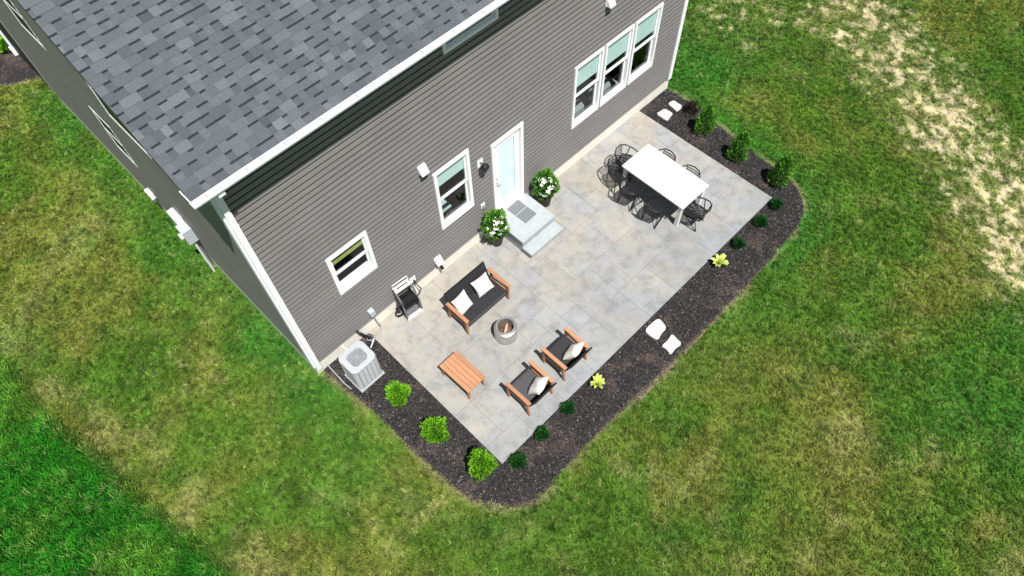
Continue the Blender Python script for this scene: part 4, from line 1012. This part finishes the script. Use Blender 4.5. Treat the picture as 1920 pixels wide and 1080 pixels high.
stone([(5.38, -4.68), (5.58, -4.70), (5.78, -4.66), (5.75, -4.80), (5.73, -4.97), (5.55, -4.93), (5.35, -4.96), (5.41, -4.80)], 0, 'irregular white stepping stone next to the lawn edge in the long bed')
stone([(10.52, -.39), (10.66, -.42), (10.80, -.43), (10.82, -.56), (10.82, -.71), (10.67, -.72), (10.52, -.76), (10.51, -.58)], 0, 'white square stepping stone nearest the patio corner by the house wall')
stone([(11.00, -.39), (11.12, -.40), (11.21, -.43), (11.19, -.56), (11.20, -.73), (11.07, -.73), (10.94, -.74), (10.98, -.56)], 0, 'white square stepping stone beside the little bare tree near the lawn')

# ================================================================ PLANTS
def leaf_quad(b, p, d, up, l, w, tone):
    d = d.normalized(); s = d.cross(up)
    if s.length < 1e-3: s = d.cross(Vector((1, 0, 0)))
    s.normalize(); b.tone = tone
    b.add([p, p + d * l * .5 + s * w, p + d * l, p + d * l * .5 - s * w], [(0, 1, 2, 3)])
def crown_mesh(name, mat, h, r, n, seed, kind='egg', l=.05, w=.012, z0=.03):
    rr = random.Random(seed); b = MB(); lob = [(rr.uniform(0, 6.28), rr.uniform(.1, .9), rr.uniform(.6, 1.)) for _ in range(9)]
    for i in range(n):
        t = rr.random(); 
        if kind == 'cone': rad = r * (1 - t ** 2.2) ** .8 * (.6 + .4 * min(1, t * 6 + .3))
        else: rad = r * math.sqrt(max(0, 1 - (2 * t - .92) ** 2 / 1.18))
        a = rr.uniform(0, 6.283); bump = 1 + .20 * math.sin(3 * a + seed + 5 * t) + .10 * math.sin(7 * a - 9 * t + seed)
        k_ = rr.random() ** .35; rad *= bump * k_; p = Vector((rad * math.cos(a), rad * math.sin(a), z0 + t * h))
        out = Vector((math.cos(a), math.sin(a), 0)); d = out * rr.uniform(.5, 1.2) + Vector((rr.uniform(-.5, .5), rr.uniform(-.5, .5), rr.uniform(.3, 1.5)))
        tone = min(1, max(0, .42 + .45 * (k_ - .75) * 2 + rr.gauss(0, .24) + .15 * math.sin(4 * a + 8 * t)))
        leaf_quad(b, p, d, Vector((rr.uniform(-1, 1), rr.uniform(-1, 1), rr.uniform(-1, 1))), l * rr.uniform(.6, 1.3), w * rr.uniform(.7, 1.3), tone)
    return b.mesh(name, mat, tones=True)
def plant(name, label, cat, crown, x, y, rz, sc_=1., group=None, th=.2, tr=.015):
    r = thing(name, label, cat, (x, y, -.01), rz, group); r.scale = (sc_,) * 3
    o = bpy.data.objects.new('crown', crown); link(o, r); MB().tube([(0, 0, -.03), (.005, 0, th)], [tr, tr * .6], 7).build('trunk', M['bark'], r); return r
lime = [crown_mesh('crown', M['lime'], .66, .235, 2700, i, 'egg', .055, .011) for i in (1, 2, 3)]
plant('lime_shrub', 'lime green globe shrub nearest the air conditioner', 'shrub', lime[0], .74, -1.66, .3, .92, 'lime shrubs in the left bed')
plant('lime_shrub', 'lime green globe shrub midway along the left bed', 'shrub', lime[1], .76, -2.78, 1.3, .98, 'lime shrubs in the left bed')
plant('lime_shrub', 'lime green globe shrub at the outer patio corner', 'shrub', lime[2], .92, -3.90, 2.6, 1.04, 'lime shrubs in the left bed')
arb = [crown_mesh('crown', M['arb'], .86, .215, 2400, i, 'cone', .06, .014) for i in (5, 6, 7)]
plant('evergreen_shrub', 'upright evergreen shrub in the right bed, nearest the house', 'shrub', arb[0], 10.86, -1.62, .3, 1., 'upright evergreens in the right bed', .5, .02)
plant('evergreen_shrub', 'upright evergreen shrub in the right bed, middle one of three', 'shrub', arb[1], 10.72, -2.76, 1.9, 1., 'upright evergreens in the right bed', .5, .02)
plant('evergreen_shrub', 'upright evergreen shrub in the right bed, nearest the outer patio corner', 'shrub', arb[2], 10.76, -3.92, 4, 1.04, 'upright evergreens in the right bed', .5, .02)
bx = [crown_mesh('crown', M['box'], .22, .14, 1300, i, 'egg', .035, .011, .01) for i in (11, 12)]
BX = [(1.50, -4.30, 1.05, 'dark green boxwood beside the patio corner in the front bed'), (2.22, -4.25, .95, 'dark green boxwood opposite the left lounge chair'), (2.98, -4.24, .92, 'dark green boxwood next to the yellow hosta by the lounge chairs'),
      (8.60, -4.32, .92, 'dark green boxwood next to the yellow hosta on the long bed toward the table'), (9.46, -4.33, 1., 'dark green boxwood midway between that hosta and the right patio corner'), (10.13, -4.30, .98, 'dark green boxwood right at the right outer patio corner')]
for i, (x, y, s_, lb) in enumerate(BX): plant('boxwood', lb, 'shrub', bx[i % 2], x, y, i * 1.1, s_, 'small boxwoods along the long bed', .12, .01)

def hosta_leaf():
    b = MB(); n = 6; vs = []; fs = []
    for i in range(n + 1):
        t = i / n; w = .042 * math.sin(math.pi * min(1, t * .92 + .06)) ** .8 * (1 - .2 * t) if i < n else .001; x = .03 + .17 * t; z = .03 + .12 * math.sin(t * 2.1) ; vs += [(x, -w, z + .006), (x, 0, z - .008), (x, w, z + .006)]
    for i in range(n):
        for j in (0, 1): a = i * 3 + j; fs.append((a, a + 3, a + 4, a + 1))
    b.add(vs, fs); out = []
    for tn in (.2, .5, .75, .95): b.t = [tn] * len(b.f); out.append(b.mesh('leaf', M['hosta'], smooth=True, tones=True))
    return out
HL = hosta_leaf()
def hosta(x, y, label, seed, s_):
    r = thing('hosta', label, 'plant', (x, y, -.02), 0, 'yellow hostas'); r.scale = (s_,) * 3; rr = random.Random(seed)
    for i in range(19):
        o = bpy.data.objects.new('leaf', rr.choice(HL)); a = i * 2.399 + rr.uniform(-.2, .2); k_ = 1 if i > 7 else .72
        o.rotation_euler = (rr.uniform(-.2, .2), -(.1 if i > 7 else .75) * rr.uniform(.6, 1.3), a); o.scale = (k_ * rr.uniform(.85, 1.1),) * 3; link(o, r)
hosta(3.80, -4.30, 'yellow green hosta at the patio edge near the lounge chairs', 1, .95)
hosta(7.90, -4.30, 'yellow green hosta at the patio edge in the middle of the long bed', 2, 1.05)
ft = crown_mesh('crown', M['arb'], .3, .16, 500, 51, 'egg', .08, .02, .0)
plant('front_plant', 'green leafy plant in the mulch at the far front corner of the house', 'plant', mk := crown_mesh('crown', M['lime'], .3, .22, 900, 61, 'egg', .09, .02), -.12, 14.3, 0, 1.)
# small dark leaved plant by the right house corner
sp = thing('small_shrub', 'small sparse dark plant with a thin stem between the evergreens and white square stones', 'shrub', (11.17, -1.02, -.02))
MB().tube([(0, 0, 0), (.01, 0, .3), (.0, .01, .55)], [.010, .008, .004], 7).build('trunk', M['bark'], sp)
b = MB(); rr = random.Random(9)
for i in range(7): a = i * .9; b.tube([(.005, 0, .1 + .05 * i), (.12 * math.cos(a), .12 * math.sin(a), .2 + .05 * i)], [.005, .002], 5)
b.build('branches', M['bark'], sp)
link(bpy.data.objects.new('crown', crown_mesh('crown', M['plum'], .30, .17, 420, 33, 'egg', .05, .014, .05)), sp)
link(bpy.data.objects.new('leaf_tuft', crown_mesh('leaf_tuft', M['bushy'], .14, .10, 60, 34, 'egg', .06, .014, .42)), sp)
# planters
def flower_mesh():
    b = MB()
    for i in range(5):
        a = i * 1.2566; c_, s_ = math.cos(a), math.sin(a); b.add([(0, 0, 0), (.026 * c_ + .016 * s_, .026 * s_ - .016 * c_, .010), (.044 * c_, .044 * s_, .004), (.026 * c_ - .016 * s_, .026 * s_ + .016 * c_, .010)], [(0, 1, 2, 3)])
    return b.mesh('flower', M['petal'])
FM = flower_mesh()
def planter(x, y, seed, label):
    r = thing('flower_planter', label, 'planter', (x, y, .002), seed * .7); rr = random.Random(seed)
    smooth_by_angle(MB().lathe([(.11, 0), (.125, .02), (.165, .34), (.18, .36), (.18, .39), (.155, .39), (.15, .35)], 28).build('pot', M['brown_pot'], r), 40)
    MB().lathe([(.15, .352), (.0, .362)], 20, cap0=False).build('soil', M['soil'], r)
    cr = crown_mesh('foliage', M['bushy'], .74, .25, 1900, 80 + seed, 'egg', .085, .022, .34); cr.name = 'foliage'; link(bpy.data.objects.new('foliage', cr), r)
    for i in range(40):
        a = rr.uniform(0, 6.283); e = math.asin(rr.uniform(-.2, .95)); n_ = Vector((math.cos(a) * math.cos(e), math.sin(a) * math.cos(e), math.sin(e)))
        o = bpy.data.objects.new('flower', FM); o.location = (n_.x * .262, n_.y * .262, .69 + n_.z * .37); o.rotation_euler = n_.to_track_quat('Z', 'Y').to_euler(); s_ = rr.uniform(.95, 1.55); o.scale = (s_,) * 3; link(o, r)
planter(4.83, -.32, 1, 'dark pot of white flowers on the patio left of the door steps')
planter(6.42, -.33, 2, 'dark pot of white flowers on the patio right of the door steps')
